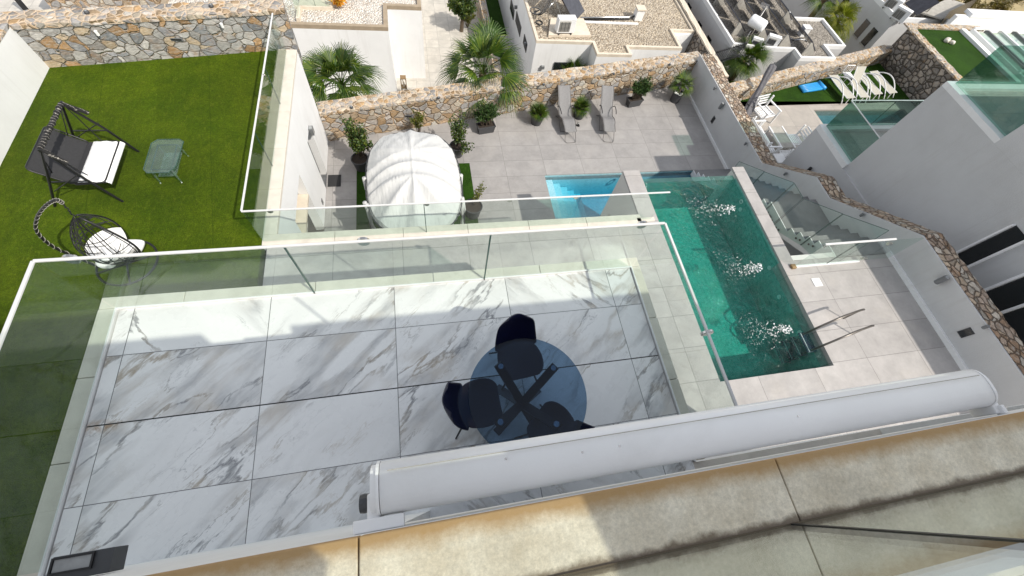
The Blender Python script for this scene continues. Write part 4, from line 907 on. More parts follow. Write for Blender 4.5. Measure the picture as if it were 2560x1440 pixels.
# clear table on the lawn
gt = thing('glass_side_table', 'low clear glass table with tapered legs standing on the lawn', 'table', (-4.70, 6.47, DK))
MB().prism([(-0.20, -0.37), (0.14, -0.37), (0.24, -0.22), (0.26, 0.40), (0.18, 0.46), (-0.18, 0.46), (-0.27, 0.36), (-0.27, -0.28)], 0.34, 0.36).build('tabletop', 'glass_tab', gt, bevel=0.008)
MB().tube([(x, y, 0.362) for x, y in ((-0.20, -0.37), (0.14, -0.37), (0.24, -0.22), (0.26, 0.40), (0.18, 0.46), (-0.18, 0.46), (-0.27, 0.36), (-0.27, -0.28))], 0.007, 6, True).build('top_edge', 'glass_edge', gt)
MB().prism([(-0.16, -0.26), (0.14, -0.26), (0.14, 0.33), (-0.16, 0.33)], 0.14, 0.15).build('shelf', 'glass_tab', gt)
rim = [(-0.17, -0.27), (0.15, -0.27), (0.15, 0.34), (-0.17, 0.34)]
MB().tube([(*p, 0.335) for p in rim], 0.012, 6, True).build('frame_rim', 'glass_edge', gt)
for sx, sy in ((-0.17, -0.27), (0.15, -0.27), (-0.17, 0.34), (0.15, 0.34)):
    MB().tube([(sx, sy, 0.335), (sx * 1.06, sy * 1.05, 0.17), (sx * 1.1, sy * 1.1, 0.0)], [0.014, 0.022, 0.013], 8).build('leg', 'glass_tab', gt, smooth=True)
    MB().lathe([(0.014, 0), (0.012, 0.02)], (sx * 1.1, sy * 1.1, 0), 8).build('foot', 'alu', gt)

# hanging egg chair
ec = thing('egg_chair', 'black hanging egg chair with white cushions on a ring stand', 'hanging chair', (-4.95, 4.38, DK))
def circ(cx, cy_, r, z, n=40): return [(cx + r * math.cos(2 * PI * k / n), cy_ + r * math.sin(2 * PI * k / n), z) for k in range(n)]
MB().tube(circ(-0.10, 0.06, 0.44, 0.02), 0.018, 8, True).build('base_ring', 'black', ec, smooth=True)
MB().tube([(-0.50, -0.12, 0.02), (0.32, 0.20, 0.02)], 0.014, 8).build('base_bar', 'black', ec)
MB().tube([(-0.26, 0.46, 0.02), (0.02, -0.34, 0.02)], 0.014, 8).build('base_bar', 'black', ec)
pole = [(-0.50, 0.0, 0.02), (-0.58, 0.0, 0.30), (-0.67, 0.0, 0.60), (-0.66, 0.0, 0.85), (-0.56, 0.0, 1.12), (-0.35, 0.0, 1.38), (-0.14, 0.0, 1.57), (0.02, 0.0, 1.68), (0.11, 0.01, 1.71), (0.11, 0.03, 1.63)]
def smoothp(P, n=5):
    P = [Vector(p) for p in P]; out = []
    for i in range(len(P) - 1):
        p0, p1, p2, p3 = P[max(0, i - 1)], P[i], P[i + 1], P[min(len(P) - 1, i + 2)]
        for k in range(n):
            t = k / n; out.append(0.5 * ((2 * p1) + (p2 - p0) * t + (2 * p0 - 5 * p1 + 4 * p2 - p3) * t * t + (3 * p1 - p0 - 3 * p2 + p3) * t ** 3))
    return out + [P[-1]]
pp = smoothp(pole, 6)
MB().tube(pp, 0.021, 8).build('stand_pole', 'black', ec, smooth=True)
hm = MB(); t_ = []
for i in range(len(pp) * 3): 
    f_ = i / 3; a = pp[min(len(pp) - 1, int(f_))].lerp(pp[min(len(pp) - 1, int(f_) + 1)], f_ % 1); 
    t_.append(a + Vector((0.026 * math.cos(i * 0.9), 0.026 * math.sin(i * 0.9), 0.012 * math.sin(i * 0.9))))
hm.tube(t_, 0.0028, 5).build('light_string', 'sling_b', ec)
hm = MB()
for k in range(7): hm.tube([(0.10 - 0.012 * k + 0.012 * math.cos(k * 2), 0.04 + 0.012 * math.sin(k * 2), 1.63 - 0.05 * k), (0.09 - 0.012 * k - 0.012 * math.cos(k * 2), 0.04 - 0.012 * math.sin(k * 2), 1.585 - 0.05 * k)], 0.009, 5)
hm.build('chain', 'black', ec)
# basket: an egg shape, open to the front right
def egg(a, t):       # a: angle round, t: 0 top .. 1 bottom
    r = 0.44 * (math.sin(PI * min(1, t * 1.0)) ** 0.75) * (0.66 + 0.50 * t) * 0.95
    return Vector((0.02 + r * math.cos(a), 0.06 + r * 0.88 * math.sin(a), 1.30 - 1.16 * t))
a0, a1 = -0.30, 1.50              # opening
op = [egg(a0, t) for t in [0.02 + 0.86 * k / 16 for k in range(17)]] + [egg(a0 + (a1 - a0) * k / 8, 0.88) for k in range(1, 8)] + [egg(a1, 0.88 - 0.86 * k / 16) for k in range(17)]
MB().tube(op, 0.015, 7).build('opening_rim', 'black', ec, smooth=True)
net = MB()
rn = random.Random(5)
for k in range(15):
    a = a1 + (2 * PI - (a1 - a0)) * (k + 0.5) / 15; da = rn.uniform(-0.8, 0.8)
    net.tube([egg(a + da * t * (1 - t) * 2, 0.02 + 0.96 * t) for t in [i / 12 for i in range(13)]], 0.0065, 4)
for k in range(16):
    t0 = rn.uniform(0.15, 0.9); t1 = min(0.97, max(0.08, t0 + rn.uniform(-0.4, 0.4)))
    aa, ab = sorted((rn.uniform(a1, a0 + 2 * PI), rn.uniform(a1, a0 + 2 * PI)))
    net.tube([egg(aa + (ab - aa) * i / 12, t0 + (t1 - t0) * i / 12) for i in range(13)], 0.006, 4)
for t0 in (0.3, 0.5, 0.7, 0.88): net.tube([egg(a1 + (a0 + 2 * PI - a1) * i / 24, t0) for i in range(25)], 0.006, 4)
net.build('basket_weave', 'black', ec)
cu = MB().grid(lambda u, v: tuple(Vector((0.02, 0.06, 0)) + (egg(a1 - 0.1 + (a0 + 2 * PI - a1 + 0.2) * u, 0.64 + 0.34 * v) - Vector((0.02, 0.06, 0))) * 1.0 * 0.93 + Vector((0, 0, 0.065 + 0.01 * math.sin(u * 30) * math.sin(v * 9)))), 26, 10)
cu.build('cushion', 'cushion', ec, smooth=True)
def blob(mb, c, rx, ry, rz_, n=14, wob=0.06):
    def fn(u, v):
        a = 2 * PI * u; b = PI * (v - 0.5); e = 0.7
        cb, sb_ = math.copysign(abs(math.cos(b)) ** e, math.cos(b)), math.copysign(abs(math.sin(b)) ** e, math.sin(b))
        ca, sa = math.copysign(abs(math.cos(a)) ** e, math.cos(a)), math.copysign(abs(math.sin(a)) ** e, math.sin(a))
        w_ = 1 + wob * math.sin(a * 3 + b * 2)
        return (c[0] + rx * cb * ca * w_, c[1] + ry * cb * sa * w_, c[2] + rz_ * sb_)
    return mb.grid(fn, n * 2, n)
blob(MB(), (0.17, 0.14, 0.36), 0.15, 0.13, 0.06).build('seat_pillow', 'cushion', ec, smooth=True)
blob(MB(), (-0.10, -0.10, 0.42), 0.14, 0.17, 0.09).build('back_pillow', 'cushion', ec, smooth=True)

# ================================================================== ON THE PATIO
tag(MB().box(-1.93, 1.40, 5.3, 9.17, LO + 0.004, LO + 0.012).build('turf_mat', 'turf_n'), 'green artificial turf mat under the white canopy', 'mat')
tag(MB().box(-2.71, -2.36, 8.43, 8.86, LO + 0.004, LO + 0.018).build('door_mat', 'black_fab', bevel=0.004), 'black doormat in front of the doorway of the white wall', 'doormat')
# oval garden gazebo with a white canopy
gz = thing('gazebo', 'oval garden gazebo with domed white canopy on dark posts', 'gazebo', (-0.25, 7.02, LO))
A_, B_ = 1.08, 1.54; ZR, RISE = 1.86, 0.42     # rim height above the patio, rise of the dome
H1, H2 = (-0.0, -0.28), (-0.02, 0.48)
def dome(u, v):
    # polar grid about hub 1
    th = 2 * PI * u; n = 2.7
    rho = (abs(math.cos(th) / A_) ** n + abs(math.sin(th) / B_) ** n) ** (-1 / n)
    x, y = rho * math.cos(th) * v, rho * math.sin(th) * v
    r = v
    z = ZR + RISE * (1 - r ** 2.3)
    y1 = H1[1] - 0.15 * (abs(x) / A_) ** 2 * 2.2; y2 = H2[1] - 0.15 * (abs(x) / A_) ** 2 * 2.4; ym = (y1 + y2) / 2
    if y < y1:                    # fan below hub 1
        t = math.atan2(x - H1[0], -(y - H1[1])) ; k = abs(math.sin(t * 4.6 + PI * 0.0)); d = math.hypot(x - H1[0], y - H1[1])
        z -= 0.12 * k * min(1, d * 1.2)
    elif y < ym: z -= 0.085 * math.sin(PI * (y - y1) / max(.01, ym - y1))
    elif y < y2: z -= 0.085 * math.sin(PI * (y - ym) / max(.01, y2 - ym))
    else:
        t = math.atan2(x - H2[0], (y - H2[1])); k = abs(math.sin(t * 5.0)); d = math.hypot(x - H2[0], y - H2[1])
        z -= 0.05 * k * min(1, d * 1.3)
    z -= 0.02 * math.exp(-(x / 0.03) ** 2) * 0
    z += 0.020 * math.exp(-(x / 0.035) ** 2)
    z += 0.022 * math.sin(th * 23 + 3 * math.sin(th * 7)) * max(0, r - 0.35) + 0.007 * math.sin(x * 19 + 5 * math.sin(y * 3)) * r
    return (x, y, z)
MB().grid(dome, 150, 46).build('canopy', 'canopy', gz, smooth=True)
rnd = random.Random(9)
def rimpt(th, k=1.0, n=2.7):
    rho = (abs(math.cos(th) / A_) ** n + abs(math.sin(th) / B_) ** n) ** (-1 / n); return rho * math.cos(th) * k, rho * math.sin(th) * k
def pelm(u, v):
    th = 2 * PI * u; x, y = rimpt(th, 1.0 + 0.035 * v + 0.012 * math.sin(th * 60) * v); z0 = dome(u, 1.0)[2]
    return (x, y, z0 - v * (0.10 + 0.04 * abs(math.sin(th * 7))))
MB().grid(pelm, 220, 3).build('pelmet', 'canopy', gz, smooth=True)
MB().tube([(*rimpt(2 * PI * k / 80, 1.045), ZR - 0.12) for k in range(80)], 0.014, 6, True).build('rim_frame', 'anth', gz, smooth=True)
for th in (0.12, PI - 0.12, -0.55, PI + 0.55, 1.0, PI - 1.0):
    x, y = rimpt(th, 1.05); xb, yb = rimpt(th, 1.12)
    MB().tube(arc((x, y, ZR - 0.12), ((x + xb) / 2 * 1.06, (y + yb) / 2 * 1.06, 0.9), (xb, yb, 0.0), 8), 0.017, 8).build('post', 'anth', gz, smooth=True)
for sx in (-1, 1):
    for t0, t1 in ((-0.55, 0.12), (0.12, 1.0)):
        pts = []
        for i in range(9):
            th = t0 + (t1 - t0) * i / 8; th = th if sx > 0 else PI - th
            x, y = rimpt(th, 1.085); pts.append((x, y, 1.05 - 0.2 * math.sin(PI * i / 8)))
        MB().tube(pts, 0.011, 6).build('side_hoop', 'anth', gz, smooth=True)
    for th in (0.10, -0.5, -0.56):
        th_ = th if sx > 0 else PI - th; x, y = rimpt(th_, 1.07)
        MB().tube([(x + rnd.uniform(-.03, .03), y + rnd.uniform(-.03, .03), z) for z in (ZR - 0.1, 1.35, 1.1, 0.8, 0.5)], [0.05, 0.045, 0.02, 0.05, 0.06], 9).build('tied_drape', 'canopy', gz, smooth=True)
for x in (-0.5, 0.5): MB().box(x - 0.42, x + 0.42, -0.75, 0.75, 0.30, 0.42).build('daybed_cushion', 'cushion', gz, bevel=0.04)

# recliners
def recliner():
    t = thing('recliner', 'x', 'lounger'); wd = 0.205
    side = smoothp([(0.34, 0.27), (0.62, 0.36), (0.86, 0.33), (1.05, 0.30), (1.30, 0.46), (1.62, 0.72), (1.80, 0.86)], 6)if False else None
    prof = smoothp([(0, 0.26, 0.25), (0, 0.50, 0.33), (0, 0.72, 0.37), (0, 0.98, 0.28), (0, 1.18, 0.36), (0, 1.42, 0.56), (0, 1.62, 0.72), (0, 1.80, 0.84)], 5)
    n = len(prof)
    def sl(u, v):
        i = min(n - 1, int(round(v * (n - 1)))); p = prof[i]; wv = wd * (1 - 0.12 * max(0, 0.25 - v) / 0.25)
        return (wv * (2 * u - 1), p.y, p.z - 0.02 * math.sin(PI * u))
    MB().grid(sl, 8, n - 1).build('sling', 'sling', t, smooth=True, solid=0.006)
    for sx in (-1, 1):
        MB().tube([(sx * (wd + 0.008) * (1 if i > 5 else 0.93), p.y, p.z + 0.004) for i, p in enumerate(prof)], 0.0115, 7).build('side_rail', 'taupe', t, smooth=True)
        MB().tube([(sx * 0.215, 0.62, 0.345), (sx * 0.225, 0.95, 0.22), (sx * 0.225, 1.30, 0.012)], 0.011, 7).build('rear_leg', 'taupe', t)
        MB().tube([(sx * 0.225, 1.20, 0.38), (sx * 0.235, 0.85, 0.16), (sx * 0.235, 0.55, 0.012)], 0.011, 7).build('front_leg', 'taupe', t)
        MB().tube(smoothp([(sx * 0.245, 1.28, 0.42), (sx * 0.25, 1.18, 0.52), (sx * 0.25, 0.98, 0.54), (sx * 0.24, 0.82, 0.50)], 4), 0.014, 7).build('armrest', 'black', t, smooth=True)
    MB().tube([(-0.175, 0.30, 0.22), (-0.19, 0.10, 0.03), (-0.15, 0.02, 0.014), (0.15, 0.02, 0.014), (0.19, 0.10, 0.03), (0.175, 0.30, 0.22)], 0.0115, 7).build('foot_hoop', 'taupe', t, smooth=True)
    MB().tube([(-0.235, 0.55, 0.012), (0.235, 0.55, 0.012)], 0.011, 7).build('floor_bar', 'taupe', t)
    MB().tube([(-0.225, 1.30, 0.012), (0.225, 1.30, 0.012)], 0.011, 7).build('floor_bar', 'taupe', t)
    return t
l1 = recliner(); l1.location = (4.88, 9.92, LO); l1.rotation_euler = (0, 0, 0.03); tag(l1, 'grey sling recliner between the two palm pots, left of the pair', 'lounger', 'grey recliners on the patio')
dup(l1, (6.22, 9.92, LO), -0.10, 'grey sling recliner beside the oleander trough, right of the pair')
ff = thing('sandals', 'pair of black sandals on the tiles between the recliners', 'shoes', G(*ZC(655, 1125), LO))
for dx, rz_ in ((-0.05, 0.9), (0.06, -0.2)):
    m = MB(); R_ = Matrix.Translation((dx, 0, 0)) @ Matrix.Rotation(rz_, 4, 'Z')
    m.prism([(-0.03, -0.09), (0.03, -0.09), (0.038, 0.02), (0.03, 0.10), (-0.025, 0.10), (-0.036, 0.02)], 0, 0.018); m.xform(R_); m.build('sole', 'black', ff)
    m = MB().tube([(-0.034, 0.02, 0.012), (0, 0.05, 0.045), (0.036, 0.02, 0.012)], 0.009, 6).xform(R_); m.build('strap', 'pebble' if dx > 0 else 'black', ff)

# ------------------------------------------------------------------ plants
def fan_leaf(mb, o, az, el, plen, R_, rnd, nseg=20, spread=2.35, droop=0.5, fold=0.18):
    d = Vector((math.cos(az) * math.cos(el), math.sin(az) * math.cos(el), math.sin(el))); o = Vector(o)
    side = Vector((-math.sin(az), math.cos(az), 0)); up = side.cross(d) * -1
    if up.z < 0: up = -up
    hub = o + d * plen + Vector((0, 0, -0.10 * plen * plen))
    mb.tube([o, o + d * plen * 0.5 + Vector((0, 0, 0.02)), hub], [0.014, 0.011, 0.008], 4)
    d2 = (d + Vector((0, 0, -0.25 - 0.25 * (el < 0.6)))).normalized(); up2 = side.cross(d2) * -1
    if up2.z < 0: up2 = -up2
    roll = rnd.uniform(-0.4, 0.4); side2 = (side * math.cos(roll) + up2 * math.sin(roll)).normalized(); up2 = d2.cross(side2) * -1
    if up2.z < 0: up2 = -up2
    da = spread / nseg
    for k in range(nseg + 1):
        a = -spread / 2 + da * k
        L_ = R_ * (0.68 + 0.32 * math.cos(a * 0.62)) * rnd.uniform(0.93, 1.05)
        v = d2 * math.cos(a) + side2 * math.sin(a); p = d2 * -math.sin(a) + side2 * math.cos(a)
        inner = 0.40; wI = L_ * inner * math.tan(da / 2) * 1.05; ff_ = fold * R_ * (abs(a) / spread)
        m0 = hub + v * (L_ * 0.04); m1 = hub + v * (L_ * inner) - up2 * (ff_ * 0.4); m2 = hub + v * (L_ * 0.72) - up2 * ff_ * 0.7 - Vector((0, 0, droop * R_ * 0.14)); tp = hub + v * L_ - up2 * ff_ - Vector((0, 0, droop * R_ * rnd.uniform(0.25, 0.85)))
        lift = up2 * (wI * 0.25 * (1 if k % 2 else -1))
        mb.add([m0 - p * 0.004, m0 + p * 0.004, m1 + p * wI + lift, m2 + p * wI * 0.55, tp, m2 - p * wI * 0.55, m1 - p * wI - lift], [(0, 1, 2, 6), (6, 2, 3, 5), (5, 3, 4)])
def fan_palm(name, label, loc, trunk_h, nleaf, plen, R_, seed, mat='palm', group=None, trunk_r=0.10, el=(-0.5, 1.45), dry=0, petroot=0.0, droop=0.35, nseg=22, spread=2.3, top=None):
    rnd = random.Random(seed); t = thing(name, label, 'palm', loc, 0, group)
    if trunk_h > 0.05:
        m = MB(); n = 9
        m.tube([(0.02 * math.sin(i * 2), 0.02 * math.cos(i * 3), -0.3 + (trunk_h + 0.3) * i / n) for i in range(n + 1)], [trunk_r * (1.15 - 0.3 * i / n) * (1 + 0.06 * (i % 2)) for i in range(n + 1)], 10); m.build('trunk', 'bark', t)
    m = MB()
    for k in range(nleaf):
        f_ = (k + 0.5) / nleaf; e = el[0] + (el[1] - el[0]) * f_ ** 0.8 + rnd.uniform(-0.12, 0.12)
        fan_leaf(m, (0, 0, trunk_h - 0.05 + 0.08 * f_), k * 2.39996 + rnd.uniform(-0.25, 0.25), e, plen * rnd.uniform(0.42, 1.12), R_ * rnd.uniform(0.80, 1.1), rnd, nseg, spread, droop)
    m.build('crown', mat, t)
    if dry:
        m = MB()
        for k in range(dry): fan_leaf(m, (0, 0, trunk_h - 0.12), k * 2.1 + rnd.uniform(-.4, .4) - 1.6, rnd.uniform(-1.15, -0.6), plen * 0.7, R_ * 0.8, rnd, nseg, 1.6, 0.6)
        m.build('dry_skirt', 'palm_dry', t)
    return t
def leaf_quad(mb, p, d, n, L_, w_, rnd):
    s_ = d.cross(n); s_ = s_.normalized() if s_.length > 1e-6 else Vector((1, 0, 0))
    mid = p + d * L_ * 0.5 + n * L_ * 0.05
    mb.add([p, mid + s_ * w_ / 2, p + d * L_ - Vector((0, 0, 0.12 * L_)), mid - s_ * w_ / 2], [(0, 1, 2, 3)])
def rv(rnd):
    z = rnd.uniform(-1, 1); a = rnd.uniform(0, 2 * PI); r = math.sqrt(1 - z * z); return Vector((r * math.cos(a), r * math.sin(a), z))
def bush(mb, tw, c, rad3, nb, nl, L_, w_, seed, base=None, rosette=False):
    rnd = random.Random(seed); c = Vector(c); base = Vector(base) if base is not None else c - Vector((0, 0, rad3[2]))
    for k in range(nb):
        v = rv(rnd); v.z = v.z * 0.8 + 0.25; e = c + Vector((v.x * rad3[0], v.y * rad3[1], v.z * rad3[2])) * rnd.uniform(0.35, 1.0)
        midp = (base + e) / 2 + Vector((rnd.uniform(-.05, .05), rnd.uniform(-.05, .05), 0.04))
        pts = arc(base, midp + (e - base).cross(rv(rnd)) * 0.1, e, 5)
        if tw is not None: tw.tube(pts, [0.008, 0.007, 0.006, 0.005, 0.004, 0.003], 4)
        for i in range(nl):
            t = rnd.uniform(0.45, 1.0) if not rosette else rnd.uniform(0.72, 1.0)
            p = pts[min(4, int(t * 5))].lerp(pts[min(5, int(t * 5) + 1)], t * 5 % 1) + rv(rnd) * L_ * (0.25 if rosette else 0.7)
            dd = (rv(rnd) * (0.75 if rosette else 1.0) + (e - base).normalized() * (0.8 if rosette else 0.4)).normalized()
            leaf_quad(mb, p, dd, (rv(rnd) + Vector((0, 0, 1.2))).normalized(), L_ * rnd.uniform(0.7, 1.2), w_ * rnd.uniform(0.8, 1.2), rnd)
def shrub(name, label, cat, loc, parts, leafm, seed, L_=0.06, w_=0.035, pot=None, group=None, rosette=False, pebbles=False):
    t = thing(name, label, cat, loc, 0, group)
    if pot: potpart(t, *pot)
    m, tw = MB(), MB(); zb = pot[2] - 0.04 if pot else 0.0
    for k, (c, r3, nb, nl) in enumerate(parts): bush(m, tw, c, r3, nb, nl, L_, w_, seed + k, (c[0] * 0.3, c[1] * 0.3, zb), rosette)
    tw.build('branches', 'twig', t); m.build('foliage', leafm, t)
    return t
def potpart(t, r0, r1, h, mat='pot', soil='soil'):
    p = MB().lathe([(r0, 0.0), (r1 * 0.94, h - 0.05), (r1 * 1.0, h - 0.05), (r1 * 1.03, h - 0.01), (r1 * 1.0, h), (r1 * 0.93, h), (r1 * 0.90, h - 0.03)], n=28, cap=False).build('pot', mat, t, smooth=False)
    MB().lathe([(r1 * 0.92, h - 0.045), (0.001, h - 0.035)], n=24, cap=False).build('soil', soil, p)
    return p
def trough(t, lx, ly, h, rz_=0.0, mat='pot'):
    m = MB(); a, b = lx / 2, ly / 2; k = 0.84
    lo = [(-a * k, -b * k), (a * k, -b * k), (a * k, b * k), (-a * k, b * k)]; hi = [(-a, -b), (a, -b), (a, b), (-a, b)]; ins = inset(hi, 0.02)
    vs = [(*p, 0) for p in lo] + [(*p, h) for p in hi] + [(*p, h) for p in ins] + [(*p, h - 0.05) for p in ins]
    fs = [(3, 2, 1, 0)]
    for i in range(4):
        j = (i + 1) % 4; fs += [(i, j, 4 + j, 4 + i), (4 + i, 4 + j, 8 + j, 8 + i), (8 + i, 8 + j, 12 + j, 12 + i)]
    m.add(vs, fs); m.ringcoping([(-a * 1.03, -b * 1.06), (a * 1.03, -b * 1.06), (a * 1.03, b * 1.06), (-a * 1.03, b * 1.06)], 0.012, h - 0.04, h + 0.004); tr_ = m.build('trough', mat, t)
    MB().box(-a * .94, a * .94, -b * .9, b * .9, h - 0.06, h - 0.03).build('soil', 'soil', tr_)
# potted row along the stone wall
PG = 'potted plants along the patio wall'
def potted_palm(label, loc, seed, r0, r1, h, nleaf, plen, R_, th=0.0, soil='soil', mat='pot', el=(0.15, 1.35)):
    t = fan_palm('potted_palm', label, loc, 0.0, 0, 0.1, 0.1, seed, group=PG) if False else thing('potted_palm', label, 'potted plant', loc, 0, PG)
    potpart(t, r0, r1, h, mat, soil); rnd = random.Random(seed)
    if th: MB().tube([(0, 0, h - 0.05), (0.01, 0.01, h + th)], [0.035, 0.028], 8).build('trunk', 'bark', t)
    m = MB()
    for k in range(nleaf):
        f_ = (k + .5) / nleaf
        fan_leaf(m, (0, 0, h + th - 0.03), k * 2.4 + rnd.uniform(-.3, .3), el[0] + (el[1] - el[0]) * f_ + rnd.uniform(-.1, .1), plen * rnd.uniform(.7, 1.2), R_ * rnd.uniform(.8, 1.15), rnd, 15, 2.1, 0.1)
    m.build('crown', 'palm', t); return t
p2 = G(*ZC(290, 1115), LO); potted_palm('small fan palm in a charcoal pot left of the recliners', (p2.x, p2.y + 0.05, LO), 21, 0.17, 0.255, 0.40, 22, 0.16, 0.30)
p3 = G(*ZC(670, 1060), LO); potted_palm('small fan palm in a charcoal pot between the recliners', (p3.x, p3.y + 0.05, LO), 22, 0.17, 0.255, 0.40, 22, 0.16, 0.30)
p5 = G(*ZC(1535, 915), LO); tp = potted_palm('tall potted palm with white pebbles near the corner of the patio', (p5.x, p5.y + 0.05, LO), 23, 0.17, 0.20, 0.36, 16, 0.22, 0.36, 0.30, 'soil', 'pot', (-0.15, 1.2))
mp = MB(); rnd = random.Random(2)
for k in range(26): 
    a, r = rnd.uniform(0, 6.28), rnd.uniform(0.05, 0.15); blob(mp, (r * math.cos(a), r * math.sin(a), 0.335), 0.028, 0.024, 0.02, 5)
mp.build('pebbles', 'pebble', tp)
def oleander(label, loc, rz_, seed, lean=0.0, lx=0.58):
    t = thing('potted_shrub', label, 'potted plant', loc, rz_, PG); trough(t, lx, 0.26, 0.27)
    m, tw = MB(), MB()
    for k in range(3): bush(m, tw, ((k - 1) * 0.17 + lean, 0.02, 0.66), (0.22, 0.22, 0.42), 22, 26, 0.135, 0.030, seed + k, ((k - 1) * 0.12, 0, 0.22), True)
    tw.build('branches', 'twig', t); m.build('foliage', 'leaf_o', t); return t
q = G(*ZB(1925, 1205), LO); oleander('oleander in a long charcoal trough right of the canopy', (q.x, q.y + 0.12, LO), 0.20, 31)
q = G(*ZC(1165, 965), LO); oleander('oleander in a dark trough right of the recliners', (q.x, q.y + 0.12, LO), 0.22, 41, 0.06)
# shrubs round the gazebo
shrub('potted_bush', 'leafy bush in a dark pot left of the white canopy', 'potted plant', (-1.78, 9.10, LO), [((0.12, 0.1, 1.1), (0.46, 0.40, 0.48), 34, 40), ((0.0, 0.25, 1.40), (0.34, 0.25, 0.25), 14, 26)], 'leaf', 51, 0.075, 0.05, (0.17, 0.24, 0.40))
shrub('potted_bush', 'loose leafy bush right behind the white canopy', 'potted plant', (1.05, 9.55, LO), [((0.05, 0.0, 1.05), (0.36, 0.34, 0.58), 32, 32), ((0.25, -0.45, 0.75), (0.20, 0.25, 0.3), 10, 18)], 'leaf', 55, 0.07, 0.045, (0.17, 0.22, 0.38))
shrub('bush', 'small upright bush between the stone wall and the white canopy', 'bush', (-0.05, 10.35, LO), [((0, 0, 0.6), (0.26, 0.22, 0.5), 22, 26)], 'leaf_y', 58, 0.10, 0.025, None, None, True)
shrub('potted_bush', 'yellow-green young shrub in a round dark pot beside the canopy', 'potted plant', (1.27, 7.22, LO), [((0.10, 0.1, 0.75), (0.10, 0.12, 0.3), 6, 18), ((0.22, 0.2, 0.95), (0.18, 0.1, 0.12), 6, 16)], 'leaf_y', 61, 0.06, 0.04, (0.19, 0.26, 0.40))
shrub('bush', 'olive-brown bush behind the glass at the near left of the canopy', 'bush', (-1.75, 5.75, LO), [((0.0, 0.05, 0.55), (0.45, 0.22, 0.28), 24, 26), ((0.45, 0.2, 0.75), (0.2, 0.2, 0.3), 10, 24)], 'leaf_br', 65, 0.06, 0.045)
shrub('bush', 'small sparse bush behind the glass right of the canopy', 'bush', (1.20, 6.15, LO), [((0.0, 0.0, 0.45), (0.26, 0.2, 0.22), 12, 20)], 'leaf_br', 69, 0.05, 0.035)

# ================================================================== BEHIND THE WALL: PALMS, STREET, HOUSES BELOW
PALMS = 'fan palms behind the patio wall'
p = GY(855, 212, 12.1); fan_palm('fan_palm', 'fan palm beside the white corner of the lawn terrace, behind the patio wall', (p.x, p.y, L2), p.z - L2, 40, 0.74, 0.88, 101, 'palm', PALMS, 0.13, (-0.35, 1.3), 0, droop=0.6, nseg=20)
p = GY(1208, 182, 12.3); fan_palm('fan_palm', 'largest fan palm, drooping dry leaves over the patio wall', (p.x, p.y, L2), p.z - L2, 36, 0.92, 0.92, 102, 'palm', PALMS, 0.14, (-0.55, 1.35), 7, droop=0.6, nseg=20)
p = G(1430, 196, -6.9); fan_palm('fan_palm', 'small fan palm peeping over the patio wall before a dark doorway', (p.x, p.y, L2), -6.9 - L2, 18, 0.5, 0.62, 103, 'palm', PALMS, 0.09, (0.0, 1.4), droop=0.3)
p = G(1862, 150, -5.75); fan_palm('fan_palm', 'dark fan palm beside the black picket fence', (p.x, p.y, L2), -5.75 - L2, 30, 0.5, 0.75, 104, 'palm', None, 0.11, (-0.4, 1.4), droop=0.3)
p = G(*ZD(850, 190), -5.9); fan_palm('palm_tree', 'yellow-green palm in front of the grey house with slit windows', (p.x, p.y, L2), -5.9 - L2, 30, 0.55, 0.85, 105, 'palm_y', None, 0.12, (-0.6, 1.3), droop=1.0)
a = G(*ZD(590, 170), -7.6); b = G(*ZD(735, -20), -6.2)
pt = thing('palm_tree', 'leaning palm trunk rising out of the top of the picture', 'palm', (a.x, a.y, L2))
MB().tube([(0, 0, 0), (0, 0, -7.6 - L2), tuple(b - Vector((a.x, a.y, L2)))], [0.16, 0.15, 0.13], 10).build('trunk', 'bark', pt)
m = MB(); rnd = random.Random(77)
for k in range(18): fan_leaf(m, tuple(b - Vector((a.x, a.y, L2))), k * 2.4, rnd.uniform(-0.5, 1.2), 0.5, 0.8, rnd, 20, 2.2, 0.6)
m.build('crown', 'palm', pt)
# dark broad-leaved tree at the top edge
p = G(*ZB(1710, 30), -7.2)
tr = thing('tree', 'dense dark green tree standing between the two gravel roofs', 'tree', (p.x, p.y, L2))
MB().tube([(0, 0, 0), (0.03, 0.02, 0.5), (-0.02, 0, 1.0)], [0.10, 0.08, 0.06], 8).build('trunk', 'twig', tr)
m, tw = MB(), MB()
bush(m, tw, (0, 0, 1.2), (0.80, 0.80, 0.70), 75, 60, 0.12, 0.07, 201, (0, 0, 0.7)); tw.build('branches', 'twig', tr); m.build('crown', 'leaf', tr)
p = G(*ZB(1760, 180), L2 + 0.4)
shrub('bush', 'yellowish bush at the foot of the dark green tree', 'bush', (p.x, p.y, L2), [((0, 0, 0.55), (0.45, 0.4, 0.35), 30, 26)], 'leaf_y', 211, 0.12, 0.03, None, None, True)

def flat_house(name, label, poly, z1, roofmat, copmat, cw=0.16, z0=L2 - 0.2, lip=0.14, wallmat='white'):
    c = Vector((sum(p[0] for p in poly) / len(poly), sum(p[1] for p in poly) / len(poly), L2))
    t = thing(name, label, 'house', c)
    MB().prism(poly, z0, z1 - 0.05).build('walls', wallmat, t, world=True)
    MB().ringcoping(poly, cw, z1 - 0.05, z1 + lip - 0.05).build('roof_coping', copmat, t, world=True)
    MB().prism(inset(poly, cw + 0.002), z1 - 0.049, z1 + 0.0).build('roof_gravel', roofmat, t, world=True)
    return t
hA = flat_house('gravel_roof_house', 'white house with a white pebble roof edged in brown stone', [(-8.3, 15.63), (-0.85, 15.63), (-0.85, 16.98), (0.43, 16.98), (0.43, 24), (-8.3, 24)], RZ, 'gravel_w', 'brownstone', 0.15)
q0, q1 = G(*ZB(240, 60), RZ + 0.1), G(*ZB(545, 60), RZ + 0.1)
